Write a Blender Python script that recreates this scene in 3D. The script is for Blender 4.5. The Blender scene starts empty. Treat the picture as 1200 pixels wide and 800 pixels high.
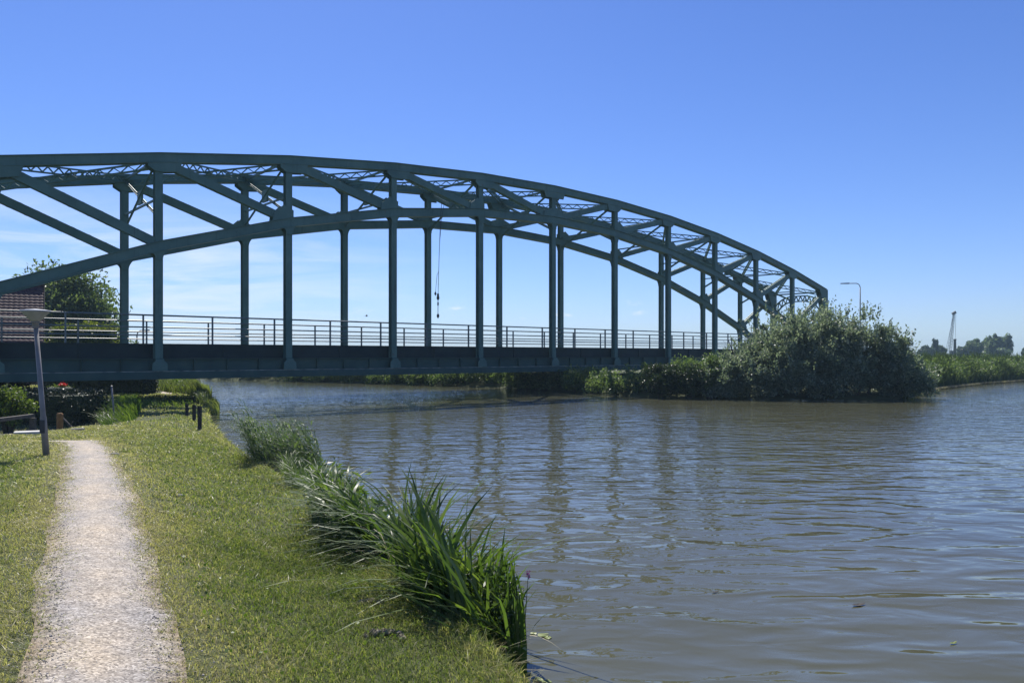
import bpy, math, random
import numpy as np
from mathutils import Vector, Matrix
random.seed(4); RNG = np.random.default_rng(7)
scene = bpy.context.scene
COL = scene.collection
R = math.radians
EYE = 2.7          # eye above the water level (water is z = 0)
F = 900.0          # focal length in pixels of a 1200 px wide frame
HOR = 416.0        # horizon row

def at(px, py, Y):
    return Vector(((px-600)/F*Y, Y, EYE+(HOR-py)/F*Y))

# ------------------------------------------------------------------ materials
def newmat(name):
    m = bpy.data.materials.new(name); m.use_nodes = True
    nt = m.node_tree; nt.nodes.clear()
    out = nt.nodes.new('ShaderNodeOutputMaterial')
    return m, nt, out
def N(nt, t, **kw):
    n = nt.nodes.new(t)
    for k, v in kw.items():
        setattr(n, k, v)
    return n
def ramp(nt, fac, stops):
    r = N(nt, 'ShaderNodeValToRGB')
    el = r.color_ramp.elements
    while len(el) < len(stops): el.new(0.5)
    for e, (p, c) in zip(el, stops):
        e.position = p; e.color = (*c, 1)
    nt.links.new(fac, r.inputs[0])
    return r.outputs[0]
def noise(nt, vec, scale, detail=3, rough=0.55, dist=0.0):
    n = N(nt, 'ShaderNodeTexNoise')
    n.inputs['Scale'].default_value = scale; n.inputs['Detail'].default_value = detail
    n.inputs['Roughness'].default_value = rough; n.inputs['Distortion'].default_value = dist
    if vec is not None: nt.links.new(vec, n.inputs['Vector'])
    return n
def mathn(nt, op, a, b=None, clamp=False):
    n = N(nt, 'ShaderNodeMath', operation=op); n.use_clamp = clamp
    for i, v in enumerate((a, b)):
        if v is None: continue
        if isinstance(v, (int, float)): n.inputs[i].default_value = v
        else: nt.links.new(v, n.inputs[i])
    return n.outputs[0]
def mixc(nt, fac, a, b, blend='MIX'):
    n = N(nt, 'ShaderNodeMix', data_type='RGBA', blend_type=blend)
    for i, v in ((0, fac), (6, a), (7, b)):
        if isinstance(v, (int, float)): n.inputs[i].default_value = v
        elif isinstance(v, tuple): n.inputs[i].default_value = (*v, 1)
        else: nt.links.new(v, n.inputs[i])
    return n.outputs[2]
def position(nt):
    return N(nt, 'ShaderNodeNewGeometry').outputs['Position']

def surf(name, stops, scale=3.0, rough=0.6, bump=0.0, bscale=30, spec=0.4, metallic=0.0, detail=4):
    m, nt, out = newmat(name)
    p = N(nt, 'ShaderNodeBsdfPrincipled')
    pos = position(nt)
    n = noise(nt, pos, scale, detail)
    nt.links.new(ramp(nt, n.outputs[0], stops), p.inputs['Base Color'])
    p.inputs['Roughness'].default_value = rough; p.inputs['Metallic'].default_value = metallic
    p.inputs['Specular IOR Level'].default_value = spec
    if bump:
        b = N(nt, 'ShaderNodeBump'); b.inputs['Distance'].default_value = bump
        n2 = noise(nt, pos, bscale, 3)
        nt.links.new(n2.outputs[0], b.inputs['Height']); nt.links.new(b.outputs[0], p.inputs['Normal'])
    nt.links.new(p.outputs[0], out.inputs[0])
    return m

def leafmat(name, c0, c1, c2=None, transl=0.35, nscale=0.35, rough=0.45, spec=0.35, tint=(1.35, 1.45, 0.55)):
    """foliage: every leaf its own tone, broad drifts of tone through the plant, light through the leaf"""
    m, nt, out = newmat(name)
    geo = N(nt, 'ShaderNodeNewGeometry')
    n = noise(nt, geo.outputs['Position'], nscale, 3)
    f = mathn(nt, 'ADD', mathn(nt, 'MULTIPLY', geo.outputs['Random Per Island'], 0.6), mathn(nt, 'MULTIPLY', n.outputs[0], 0.5))
    stops = [(0.15, c0), (0.6, c1), (0.95, c2 or c1)]
    col = ramp(nt, f, stops)
    p = N(nt, 'ShaderNodeBsdfPrincipled')
    nt.links.new(col, p.inputs['Base Color'])
    p.inputs['Roughness'].default_value = rough; p.inputs['Specular IOR Level'].default_value = spec
    t = N(nt, 'ShaderNodeBsdfTranslucent')
    tc = mixc(nt, 1.0, col, tint, 'MULTIPLY')
    nt.links.new(tc, t.inputs[0])
    ms = N(nt, 'ShaderNodeMixShader'); ms.inputs[0].default_value = transl
    nt.links.new(p.outputs[0], ms.inputs[1]); nt.links.new(t.outputs[0], ms.inputs[2])
    nt.links.new(ms.outputs[0], out.inputs[0])
    return m

M = {}
# bridge paint: grey-green, chalky, with run-off streaks
m, nt, out = newmat('bridge_paint')
p = N(nt, 'ShaderNodeBsdfPrincipled'); pos = position(nt)
n1 = noise(nt, pos, 0.7, 5, 0.65)
c = ramp(nt, n1.outputs[0], [(0.25, (0.062, 0.128, 0.110)), (0.5, (0.088, 0.172, 0.146)), (0.62, (0.108, 0.196, 0.164)), (0.85, (0.150, 0.236, 0.192))])
mp = N(nt, 'ShaderNodeMapping'); mp.inputs['Scale'].default_value = (6, 6, 0.5); nt.links.new(pos, mp.inputs[0])
n2 = noise(nt, mp.outputs[0], 1.0, 4)
f2 = ramp(nt, n2.outputs[0], [(0.6, (0, 0, 0)), (0.78, (1, 1, 1))])
c = mixc(nt, mathn(nt, 'MULTIPLY', f2, 0.5), c, (0.050, 0.058, 0.046))
n3 = noise(nt, pos, 2.6, 6, 0.7)
c = mixc(nt, mathn(nt, 'MULTIPLY', ramp(nt, n3.outputs[0], [(0.64, (0, 0, 0)), (0.72, (1, 1, 1))]), 0.55), c, (0.11, 0.062, 0.034))
nt.links.new(c, p.inputs['Base Color']); p.inputs['Roughness'].default_value = 0.5
p.inputs['Specular IOR Level'].default_value = 0.35
nt.links.new(p.outputs[0], out.inputs[0]); M['paint'] = m
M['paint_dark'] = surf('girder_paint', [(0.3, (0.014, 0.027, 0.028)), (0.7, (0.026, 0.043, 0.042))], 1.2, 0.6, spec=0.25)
M['girder'] = surf('tie_girder_paint', [(0.25, (0.028, 0.066, 0.060)), (0.55, (0.040, 0.092, 0.080)), (0.8, (0.066, 0.115, 0.094))], 1.1, 0.55, spec=0.3, detail=6)
M['strip'] = surf('lit_gap_line', [(0.35, (0.05, 0.08, 0.08)), (0.6, (0.35, 0.38, 0.33))], 2.2, 0.6)  # patchy pale tone paints the sunlit gap along the tie girder
M['asphalt'] = surf('asphalt', [(0.3, (0.045, 0.045, 0.047)), (0.7, (0.065, 0.064, 0.062))], 4, 0.9, 0.004, 90)
M['rail'] = surf('rail_steel', [(0.3, (0.10, 0.13, 0.13)), (0.7, (0.17, 0.20, 0.19))], 2.5, 0.38, spec=0.5)
M['galv'] = surf('weathered_steel', [(0.3, (0.17, 0.16, 0.15)), (0.7, (0.26, 0.245, 0.23))], 3.5, 0.5, 0.001, 60)
M['darksteel'] = surf('dark_steel', [(0.3, (0.03, 0.032, 0.038)), (0.7, (0.05, 0.052, 0.06))], 3, 0.5)
M['wood'] = surf('grey_timber', [(0.3, (0.055, 0.048, 0.042)), (0.7, (0.12, 0.105, 0.09))], 9, 0.8, 0.004, 45)
M['darkwood'] = surf('dark_timber', [(0.3, (0.022, 0.02, 0.018)), (0.7, (0.05, 0.045, 0.04))], 9, 0.8, 0.004, 45)
M['orangewood'] = surf('orange_timber', [(0.3, (0.20, 0.10, 0.035)), (0.7, (0.33, 0.17, 0.06))], 9, 0.8)
M['concrete'] = surf('pale_concrete', [(0.3, (0.42, 0.41, 0.38)), (0.7, (0.62, 0.61, 0.57))], 5, 0.85, 0.003, 60)
M['stone'] = surf('stone', [(0.3, (0.10, 0.10, 0.09)), (0.7, (0.24, 0.23, 0.20))], 12, 0.85, 0.006, 50)
M['clod'] = surf('dry_clod', [(0.3, (0.09, 0.075, 0.05)), (0.7, (0.30, 0.27, 0.20))], 40, 0.95, 0.006, 90)
M['wall'] = surf('brick_wall', [(0.3, (0.16, 0.09, 0.065)), (0.7, (0.24, 0.14, 0.10))], 6, 0.9)
M['white'] = surf('white_paint', [(0.3, (0.62, 0.62, 0.60)), (0.7, (0.74, 0.74, 0.72))], 3, 0.6)
M['glass'] = surf('dark_glass', [(0.3, (0.015, 0.018, 0.02)), (0.7, (0.03, 0.035, 0.04))], 2, 0.06, spec=0.7)
M['tile'] = surf('roof_tile', [(0.25, (0.040, 0.018, 0.026)), (0.5, (0.066, 0.030, 0.038)), (0.8, (0.100, 0.050, 0.055))], 4.5, 0.7, spec=0.25)
M['bark'] = surf('bark', [(0.3, (0.045, 0.036, 0.028)), (0.7, (0.10, 0.085, 0.065))], 7, 0.9, 0.02, 20)
M['rope'] = surf('rope', [(0.3, (0.03, 0.03, 0.035)), (0.7, (0.06, 0.06, 0.06))], 6, 0.8)
M['redpetal'] = leafmat('red_petal', (0.45, 0.02, 0.03), (0.6, 0.03, 0.05), transl=0.3)
M['purple'] = leafmat('purple_petal', (0.12, 0.02, 0.18), (0.22, 0.04, 0.28), transl=0.3)
M['feather_grey'] = surf('grey_feather', [(0.3, (0.22, 0.21, 0.2)), (0.7, (0.42, 0.42, 0.42))], 8, 0.7)
M['feather_dark'] = surf('dark_feather', [(0.3, (0.05, 0.05, 0.05)), (0.7, (0.09, 0.085, 0.08))], 8, 0.7)

m, nt, out = newmat('frosted_bowl')
p = N(nt, 'ShaderNodeBsdfPrincipled'); n = noise(nt, position(nt), 7, 3)
nt.links.new(ramp(nt, n.outputs[0], [(0.3, (0.50, 0.50, 0.48)), (0.7, (0.62, 0.62, 0.60))]), p.inputs['Base Color'])
p.inputs['Roughness'].default_value = 0.35
t = N(nt, 'ShaderNodeBsdfTranslucent'); t.inputs[0].default_value = (0.55, 0.56, 0.54, 1)
ms = N(nt, 'ShaderNodeMixShader'); ms.inputs[0].default_value = 0.45
nt.links.new(p.outputs[0], ms.inputs[1]); nt.links.new(t.outputs[0], ms.inputs[2]); nt.links.new(ms.outputs[0], out.inputs[0])
M['bowl'] = m

# foliage kinds
M['lf_tree'] = leafmat('leaf_garden_tree', (0.055, 0.085, 0.046), (0.110, 0.155, 0.085), (0.18, 0.225, 0.13), 0.45)
M['lf_yellow'] = leafmat('leaf_yellow_hedge', (0.06, 0.085, 0.018), (0.12, 0.15, 0.03), (0.2, 0.21, 0.05), 0.4)
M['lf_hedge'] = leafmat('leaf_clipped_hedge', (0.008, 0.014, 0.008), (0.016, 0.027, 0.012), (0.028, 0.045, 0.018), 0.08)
M['lf_lit'] = leafmat('leaf_light_shrub', (0.045, 0.075, 0.018), (0.10, 0.145, 0.03), (0.17, 0.20, 0.06), 0.4)
M['lf_willow'] = leafmat('leaf_willow', (0.080, 0.110, 0.076), (0.180, 0.225, 0.165), (0.36, 0.39, 0.31), 0.46, 0.5, 0.45, 0.4, (1.15, 1.25, 0.80))
M['lf_scrub'] = leafmat('leaf_scrub', (0.055, 0.092, 0.034), (0.125, 0.180, 0.068), (0.22, 0.265, 0.11), 0.45, 0.22, tint=(1.3, 1.4, .7))
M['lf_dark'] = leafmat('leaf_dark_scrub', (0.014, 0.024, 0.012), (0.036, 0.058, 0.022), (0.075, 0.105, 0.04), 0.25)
M['lf_far'] = leafmat('leaf_far_tree', (0.085, 0.125, 0.135), (0.130, 0.175, 0.165), (0.17, 0.215, 0.19), 0.45, 0.12)  # blue haze of distance mixed into the leaf colour
M['lf_fardark'] = leafmat('leaf_far_dark_tree', (0.055, 0.085, 0.100), (0.085, 0.120, 0.125), (0.12, 0.155, 0.145), 0.4, 0.12)  # darker far leaves, distance haze likewise put into the colour
M['bl_reed'] = leafmat('blade_reed', (0.036, 0.072, 0.044), (0.090, 0.142, 0.066), (0.17, 0.22, 0.11), 0.44, 1.2, 0.5, 0.25)
M['bl_sedge'] = leafmat('blade_sedge', (0.04, 0.08, 0.014), (0.10, 0.16, 0.03), (0.18, 0.23, 0.06), 0.42, 1.2)
M['bl_iris'] = leafmat('blade_iris', (0.032, 0.064, 0.018), (0.085, 0.140, 0.036), (0.17, 0.22, 0.075), 0.46, 1.6, 0.42, 0.4)
M['bl_herb'] = leafmat('leaf_herb', (0.028, 0.060, 0.020), (0.075, 0.125, 0.040), (0.16, 0.205, 0.10), 0.42, 2.0, 0.4, 0.4)
M['bl_bank'] = leafmat('blade_bank_reed', (0.030, 0.054, 0.026), (0.066, 0.098, 0.044), (0.125, 0.155, 0.08), 0.35, 0.3, 0.55, 0.2)
M['bl_pale'] = leafmat('blade_pale_reed', (0.07, 0.10, 0.03), (0.15, 0.185, 0.065), (0.26, 0.28, 0.13), 0.45, 0.5)
M['bl_dead'] = leafmat('blade_dead', (0.20, 0.17, 0.10), (0.36, 0.32, 0.21), (0.5, 0.46, 0.34), 0.25, 1.0)
M['pad'] = leafmat('lily_pad', (0.13, 0.17, 0.04), (0.19, 0.23, 0.06), (0.26, 0.29, 0.10), 0.2, 3.0)

# lawn blades: broad drifts of green and straw over the lawn
m, nt, out = newmat('lawn_blade')
geo = N(nt, 'ShaderNodeNewGeometry')
nA = noise(nt, geo.outputs['Position'], 0.28, 4, 0.6); nB = noise(nt, geo.outputs['Position'], 2.3, 4, 0.6)
f = mathn(nt, 'ADD', mathn(nt, 'MULTIPLY', nA.outputs[0], 0.55), mathn(nt, 'MULTIPLY', nB.outputs[0], 0.40))
f = mathn(nt, 'ADD', f, mathn(nt, 'MULTIPLY', mathn(nt, 'SUBTRACT', geo.outputs['Random Per Island'], 0.18), 0.50))
att = N(nt, 'ShaderNodeAttribute', attribute_name='dry')
f = mathn(nt, 'ADD', f, mathn(nt, 'MULTIPLY', att.outputs['Fac'], 0.45))
col = ramp(nt, f, [(0.30, (0.066, 0.102, 0.018)), (0.55, (0.158, 0.205, 0.044)), (0.74, (0.270, 0.275, 0.105)), (0.96, (0.46, 0.39, 0.225))])
p = N(nt, 'ShaderNodeBsdfPrincipled'); nt.links.new(col, p.inputs['Base Color'])
p.inputs['Roughness'].default_value = 0.42; p.inputs['Specular IOR Level'].default_value = 0.4
t = N(nt, 'ShaderNodeBsdfTranslucent'); nt.links.new(mixc(nt, 1.0, col, (1.08, 1.26, 0.6), 'MULTIPLY'), t.inputs[0])
ms = N(nt, 'ShaderNodeMixShader'); ms.inputs[0].default_value = 0.48
nt.links.new(p.outputs[0], ms.inputs[1]); nt.links.new(t.outputs[0], ms.inputs[2]); nt.links.new(ms.outputs[0], out.inputs[0])
M['lawn'] = m
# ground under the turf
m, nt, out = newmat('turf_soil')
pos = position(nt)
nA = noise(nt, pos, 0.28, 4, 0.6); nB = noise(nt, pos, 14, 5, 0.7)
f = mathn(nt, 'ADD', mathn(nt, 'MULTIPLY', nA.outputs[0], 0.5), mathn(nt, 'MULTIPLY', nB.outputs[0], 0.5))
col = ramp(nt, f, [(0.35, (0.030, 0.042, 0.012)), (0.5, (0.055, 0.070, 0.020)), (0.65, (0.085, 0.090, 0.034)), (0.8, (0.12, 0.105, 0.055))])
p = N(nt, 'ShaderNodeBsdfPrincipled'); nt.links.new(col, p.inputs['Base Color']); p.inputs['Roughness'].default_value = 0.95
b = N(nt, 'ShaderNodeBump'); b.inputs['Distance'].default_value = 0.03; nt.links.new(nB.outputs[0], b.inputs['Height']); nt.links.new(b.outputs[0], p.inputs['Normal'])
nt.links.new(p.outputs[0], out.inputs[0]); M['soil'] = m
# gravel path
m, nt, out = newmat('gravel')
pos = position(nt)
v = N(nt, 'ShaderNodeTexVoronoi'); v.inputs['Scale'].default_value = 75; nt.links.new(pos, v.inputs['Vector'])
sep = N(nt, 'ShaderNodeSeparateColor'); nt.links.new(v.outputs['Color'], sep.inputs[0])
c1 = ramp(nt, sep.outputs[0], [(0.0, (0.17, 0.15, 0.13)), (0.35, (0.31, 0.278, 0.24)), (0.75, (0.40, 0.362, 0.312)), (1.0, (0.55, 0.51, 0.45))])
nA = noise(nt, pos, 1.1, 5, 0.65); nC = noise(nt, pos, 9, 4)
c2 = ramp(nt, nA.outputs[0], [(0.35, (0.78, 0.80, 0.85)), (0.65, (1.10, 1.04, 0.94))])
c1 = mixc(nt, 1.0, c1, c2, 'MULTIPLY')
c3 = ramp(nt, nC.outputs[0], [(0.3, (0.80, 0.80, 0.80)), (0.7, (1.12, 1.12, 1.12))])
c1 = mixc(nt, 1.0, c1, c3, 'MULTIPLY')
att = N(nt, 'ShaderNodeAttribute', attribute_name='dry')
nD = noise(nt, pos, 3.5, 5, .7)
vf = mathn(nt, 'ADD', att.outputs['Fac'], mathn(nt, 'MULTIPLY', mathn(nt, 'SUBTRACT', nD.outputs[0], 0.5), 1.3))
c1 = mixc(nt, ramp(nt, vf, [(0.62, (0, 0, 0)), (1.05, (.8, .8, .8))]), c1, mixc(nt, 1.0, c1, (0.62, 0.52, 0.36), 'MULTIPLY'))
c1 = mixc(nt, ramp(nt, vf, [(0.0, (.55, .55, .55)), (0.45, (0, 0, 0))]), c1, mixc(nt, 1.0, c1, (1.30, 1.24, 1.12), 'MULTIPLY'))
p = N(nt, 'ShaderNodeBsdfPrincipled'); nt.links.new(c1, p.inputs['Base Color']); p.inputs['Roughness'].default_value = 0.9
b = N(nt, 'ShaderNodeBump'); b.inputs['Distance'].default_value = 0.005; b.inputs['Strength'].default_value = 0.8
inv = mathn(nt, 'MULTIPLY', v.outputs['Distance'], -1.0)
hh = mathn(nt, 'ADD', inv, mathn(nt, 'MULTIPLY', nC.outputs[0], 0.3)); nt.links.new(hh, b.inputs['Height']); nt.links.new(b.outputs[0], p.inputs['Normal'])
nt.links.new(p.outputs[0], out.inputs[0]); M['gravel'] = m
m, nt, out = newmat('gravel_stone')
geo = N(nt, 'ShaderNodeNewGeometry')
c1 = ramp(nt, geo.outputs['Random Per Island'], [(0.0, (0.18, 0.165, 0.15)), (0.3, (0.32, 0.29, 0.255)), (0.7, (0.44, 0.40, 0.35)), (1.0, (0.62, 0.58, 0.52))])
p = N(nt, 'ShaderNodeBsdfPrincipled'); nt.links.new(c1, p.inputs['Base Color']); p.inputs['Roughness'].default_value = 0.85
nt.links.new(p.outputs[0], out.inputs[0]); M['pebble'] = m
# canal water: muddy body under a rippled surface
m, nt, out = newmat('canal_water')
pos = position(nt)
def wave_layer(ang, sx, sy, detail, dist=0.0):
    mp = N(nt, 'ShaderNodeMapping'); mp.inputs['Rotation'].default_value = (0, 0, ang); mp.inputs['Scale'].default_value = (sx, sy, 1)
    nt.links.new(pos, mp.inputs[0])
    return noise(nt, mp.outputs[0], 1.0, detail, 0.5, dist).outputs[0]
big = wave_layer(R(-46), 0.65, 1.55, 1.2, 0.9)
mid = wave_layer(R(-36), 2.0, 3.7, 1.6, 0.8)
sml = wave_layer(R(-12), 4.5, 8.5, 2.0, 0.4)
patch = wave_layer(R(-20), 0.035, 0.09, 3.0, 1.0)
pr = ramp(nt, patch, [(0.35, (0.35, 0.35, 0.35)), (0.65, (1.15, 1.15, 1.15))])
# ripples are livelier out in the canal than in the lee of the bank
sepp = N(nt, 'ShaderNodeSeparateXYZ'); nt.links.new(pos, sepp.inputs[0])
mr = N(nt, 'ShaderNodeMapRange'); mr.interpolation_type = 'SMOOTHSTEP'
mr.inputs[1].default_value = 5.0; mr.inputs[2].default_value = 26.0; mr.inputs[3].default_value = 0.12; mr.inputs[4].default_value = 1.0
nt.links.new(sepp.outputs[1], mr.inputs[0])
fine = mathn(nt, 'MULTIPLY', pr, mr.outputs[0])
h = mathn(nt, 'ADD', mathn(nt, 'MULTIPLY', big, 0.066), mathn(nt, 'MULTIPLY', mathn(nt, 'MULTIPLY', mid, mathn(nt, 'ADD', mathn(nt, 'MULTIPLY', fine, 0.75), 0.25)), 0.032))
h = mathn(nt, 'ADD', h, mathn(nt, 'MULTIPLY', mathn(nt, 'MULTIPLY', mathn(nt, 'MULTIPLY', sml, fine), mr.outputs[0]), 0.011))
b = N(nt, 'ShaderNodeBump'); b.inputs['Distance'].default_value = 1.0; b.inputs['Strength'].default_value = 1.0
nt.links.new(h, b.inputs['Height'])
p = N(nt, 'ShaderNodeBsdfPrincipled')
mud = noise(nt, pos, 0.12, 3)
nt.links.new(ramp(nt, mud.outputs[0], [(0.3, (0.064, 0.066, 0.040)), (0.7, (0.088, 0.089, 0.055))]), p.inputs['Base Color'])
p.inputs['Roughness'].default_value = 0.03; p.inputs['IOR'].default_value = 1.333
nt.links.new(b.outputs[0], p.inputs['Normal']); nt.links.new(p.outputs[0], out.inputs[0]); M['water'] = m

# ------------------------------------------------------------------ mesh helpers
def np_mesh(name, verts, faces4=None, faces3=None, mat=None, parent=None, attr=None, smooth=False):
    """quick mesh from numpy arrays of quads and triangles"""
    me = bpy.data.meshes.new(name)
    nv = len(verts)
    q = np.asarray(faces4, dtype=np.int32).reshape(-1, 4) if faces4 is not None else np.zeros((0, 4), np.int32)
    t = np.asarray(faces3, dtype=np.int32).reshape(-1, 3) if faces3 is not None else np.zeros((0, 3), np.int32)
    me.vertices.add(nv); me.vertices.foreach_set('co', np.asarray(verts, dtype=np.float32).ravel())
    nl = q.size+t.size
    me.loops.add(nl); me.loops.foreach_set('vertex_index', np.concatenate([q.ravel(), t.ravel()]))
    npoly = len(q)+len(t)
    me.polygons.add(npoly)
    start = np.concatenate([np.arange(len(q))*4, len(q)*4+np.arange(len(t))*3]).astype(np.int32)
    me.polygons.foreach_set('loop_start', start)
    me.update(calc_edges=True)
    if smooth: me.polygons.foreach_set('use_smooth', np.ones(npoly, dtype=bool))
    if attr is not None:
        a = me.attributes.new('dry', 'FLOAT', 'POINT'); a.data.foreach_set('value', np.asarray(attr, dtype=np.float32))
    if mat: me.materials.append(mat)
    o = bpy.data.objects.new(name, me); COL.objects.link(o)
    if parent: o.parent = parent
    return o

class MB:
    """collects boxes, bars, tubes and plates, then links them as one mesh object"""
    def __init__(s): s.v = []; s.f = []
    def hexa(s, c8):
        b = len(s.v); s.v += [tuple(c) for c in c8]
        s.f += [(b, b+3, b+2, b+1), (b+4, b+5, b+6, b+7), (b, b+1, b+5, b+4), (b+1, b+2, b+6, b+5), (b+2, b+3, b+7, b+6), (b+3, b, b+4, b+7)]
    def box(s, x0, x1, y0, y1, z0, z1):
        s.hexa([(x0,y0,z0),(x1,y0,z0),(x1,y1,z0),(x0,y1,z0),(x0,y0,z1),(x1,y0,z1),(x1,y1,z1),(x0,y1,z1)])
    def bar(s, a, b, w, h, up=(0, 0, 1)):
        """bar from a to b, w sideways, h along up"""
        a = Vector(a); b = Vector(b); d = (b-a).normalized(); u = Vector(up)
        side = d.cross(u)
        if side.length < 1e-5: side = d.cross(Vector((1, 0, 0)))
        side.normalize(); u = side.cross(d).normalized()
        c = []
        for p in (a, b):
            for sx, sy in ((-1,-1),(1,-1),(1,1),(-1,1)):
                c.append(p+side*(sx*w/2)+u*(sy*h/2))
        s.hexa(c)
    def tube(s, pts, rad, n=8, cap=True):
        pts = [Vector(p) for p in pts]
        rads = rad if isinstance(rad, (list, tuple)) else [rad]*len(pts)
        b = len(s.v); ref = None
        for i, p in enumerate(pts):
            d = (pts[min(i+1, len(pts)-1)]-pts[max(i-1, 0)]).normalized()
            if ref is None:
                ref = d.cross(Vector((0, 0, 1)))
                if ref.length < 1e-3: ref = d.cross(Vector((1, 0, 0)))
            ref = (ref-d*ref.dot(d)).normalized(); bi = d.cross(ref)
            for k in range(n):
                a = 2*math.pi*k/n
                s.v.append(tuple(p+(ref*math.cos(a)+bi*math.sin(a))*rads[i]))
        for i in range(len(pts)-1):
            for k in range(n):
                k2 = (k+1) % n
                s.f.append((b+i*n+k, b+i*n+k2, b+(i+1)*n+k2, b+(i+1)*n+k))
        if cap:
            s.f.append(tuple(b+k for k in reversed(range(n)))); e = b+(len(pts)-1)*n
            s.f.append(tuple(e+k for k in range(n)))
    def plate(s, poly, t0, t1, plane='sz'):
        """flat polygon of (s,z) points, extruded between t0 and t1"""
        b = len(s.v); n = len(poly)
        for t in (t0, t1):
            for (a, z) in poly: s.v.append((a, t, z))
        s.f.append(tuple(range(b, b+n))); s.f.append(tuple(reversed(range(b+n, b+2*n))))
        for i in range(n):
            j = (i+1) % n
            s.f.append((b+i, b+n+i, b+n+j, b+j))
    def lathe(s, prof, c=(0, 0, 0), n=20):
        b = len(s.v)
        for (r, z) in prof:
            for k in range(n):
                a = 2*math.pi*k/n
                s.v.append((c[0]+r*math.cos(a), c[1]+r*math.sin(a), c[2]+z))
        for i in range(len(prof)-1):
            for k in range(n):
                k2 = (k+1) % n
                s.f.append((b+i*n+k, b+i*n+k2, b+(i+1)*n+k2, b+(i+1)*n+k))
    def sweep(s, prof, path):
        """closed profile of (t, dz) swept along a path of (s, z), sheared vertically so the joints mitre"""
        b = len(s.v); n = len(prof)
        for (a, z) in path:
            for (t, dz) in prof: s.v.append((a, t, z+dz))
        for i in range(len(path)-1):
            for k in range(n):
                k2 = (k+1) % n
                s.f.append((b+i*n+k, b+(i+1)*n+k, b+(i+1)*n+k2, b+i*n+k2))
        s.f.append(tuple(b+k for k in range(n))); e = b+(len(path)-1)*n
        s.f.append(tuple(e+k for k in reversed(range(n))))
    def build(s, name, mat, parent=None, smooth=False):
        me = bpy.data.meshes.new(name); me.from_pydata(s.v, [], s.f); me.update()
        import bmesh
        bm = bmesh.new(); bm.from_mesh(me); bmesh.ops.recalc_face_normals(bm, faces=bm.faces); bm.to_mesh(me); bm.free()
        if smooth:
            for p in me.polygons: p.use_smooth = True
        me.materials.append(mat)
        o = bpy.data.objects.new(name, me); COL.objects.link(o)
        if parent: o.parent = parent
        return o

def tag(o, label=None, cat=None, group=None, kind=None):
    for k, v in (('label', label), ('category', cat), ('group', group), ('kind', kind)):
        if v: o[k] = v
    return o
def thing(name, loc, label, cat, group=None, rz=0.0):
    o = bpy.data.objects.new(name, None); COL.objects.link(o)
    o.empty_display_size = 0.2
    o.location = loc; o.rotation_euler = (0, 0, rz)
    return tag(o, label, cat, group)

def leaves(pts, size, aspect=0.45, up=0.3, out_dir=None, rng=RNG):
    """one folded leaf (two triangles-wide quad pair) at each point"""
    n = len(pts)
    d = rng.normal(size=(n, 3)); d[:, 2] += up
    if out_dir is not None: d += out_dir*0.9
    d /= np.linalg.norm(d, axis=1, keepdims=True)
    r = rng.normal(size=(n, 3)); w = np.cross(d, r); w /= np.linalg.norm(w, axis=1, keepdims=True)
    nn = np.cross(d, w)
    L = (size*rng.uniform(0.6, 1.35, n))[:, None]
    W = L*aspect
    a = pts-d*L*0.5; c = pts+d*L*0.5
    b1 = pts+w*W*0.5+nn*L*0.08; b2 = pts-w*W*0.5+nn*L*0.08
    v = np.stack([a, b1, c, b2], 1).reshape(-1, 3)
    f = np.arange(n*4).reshape(n, 4)
    return v, f
def blades(base, height, lean, width, droop=0.35, segs=4, twist=None, rng=RNG):
    """grass or reed blades: base (n,3), height (n), lean (n,2) horizontal travel of the tip, width (n)"""
    n = len(base)
    ts = np.linspace(0, 1, segs+1)
    az = rng.uniform(0, 2*np.pi, n) if twist is None else twist
    wx = np.stack([np.cos(az), np.sin(az), np.zeros(n)], 1)
    vs = []
    for t in ts:
        c = base.copy()
        c[:, :2] += lean*(t**2.0)[..., None] if np.ndim(t) else lean*(t**2.0)
        c[:, 2] += height*(t-droop*t**3)
        w = (width*(1-t**2.2)*(0.55+0.45*min(1, t*3+0.35)))[:, None]*0.5
        if t < 1:
            vs += [c-wx*w, c+wx*w]
        else:
            vs += [c]
    k = 2*segs+1
    v = np.stack(vs, 1).reshape(-1, 3)
    o = (np.arange(n)*k)[:, None]
    q = []
    for i in range(segs-1):
        q.append(o+np.array([2*i, 2*i+1, 2*i+3, 2*i+2]))
    f4 = np.concatenate(q, 0) if q else None
    f3 = o+np.array([2*segs-2, 2*segs-1, 2*segs])
    return v, f4, f3
def join(parts):
    V, Q, T, n = [], [], [], 0
    for v, q, t in parts:
        V.append(v)
        if q is not None and len(q): Q.append(q+n)
        if t is not None and len(t): T.append(t+n)
        n += len(v)
    return np.concatenate(V), (np.concatenate(Q) if Q else None), (np.concatenate(T) if T else None)

# ------------------------------------------------------------------ terrain
BE_Y = np.array([-60, -10, 0, 5.04, 5.9, 6.8, 8.7, 11.4, 13.9, 17, 20.9, 26.1, 31.3, 40, 49, 65, 78, 100, 200, 3000.])
BE_X = np.array([24, 5.2, 1.75, 0.10, -0.26, -0.76, -1.64, -2.9, -4.2, -5.86, -7.85, -10.15, -12.4, -15.9, -19.9, -29, -40, -70, -260, -6000.])
FS_X = np.array([-6000, -300, -100, -60, -39, -27, -16.4, -7.6, 0, 6, 8.1, 10.4, 13.7, 19.5, 24.2, 26.5, 29.8, 33.7, 43.7, 53, 70, 120, 300, 6000.])
FS_Y = np.array([2600, 205, 116, 98, 88, 81, 73.6, 68.5, 62.3, 54.5, 49.3, 48.0, 47.5, 46.6, 47.2, 50.5, 55, 60.75, 71.5, 79.7, 90, 105, 140, 1200.])
def sstep(x): x = np.clip(x, 0, 1); return x*x*(3-2*x)
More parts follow.
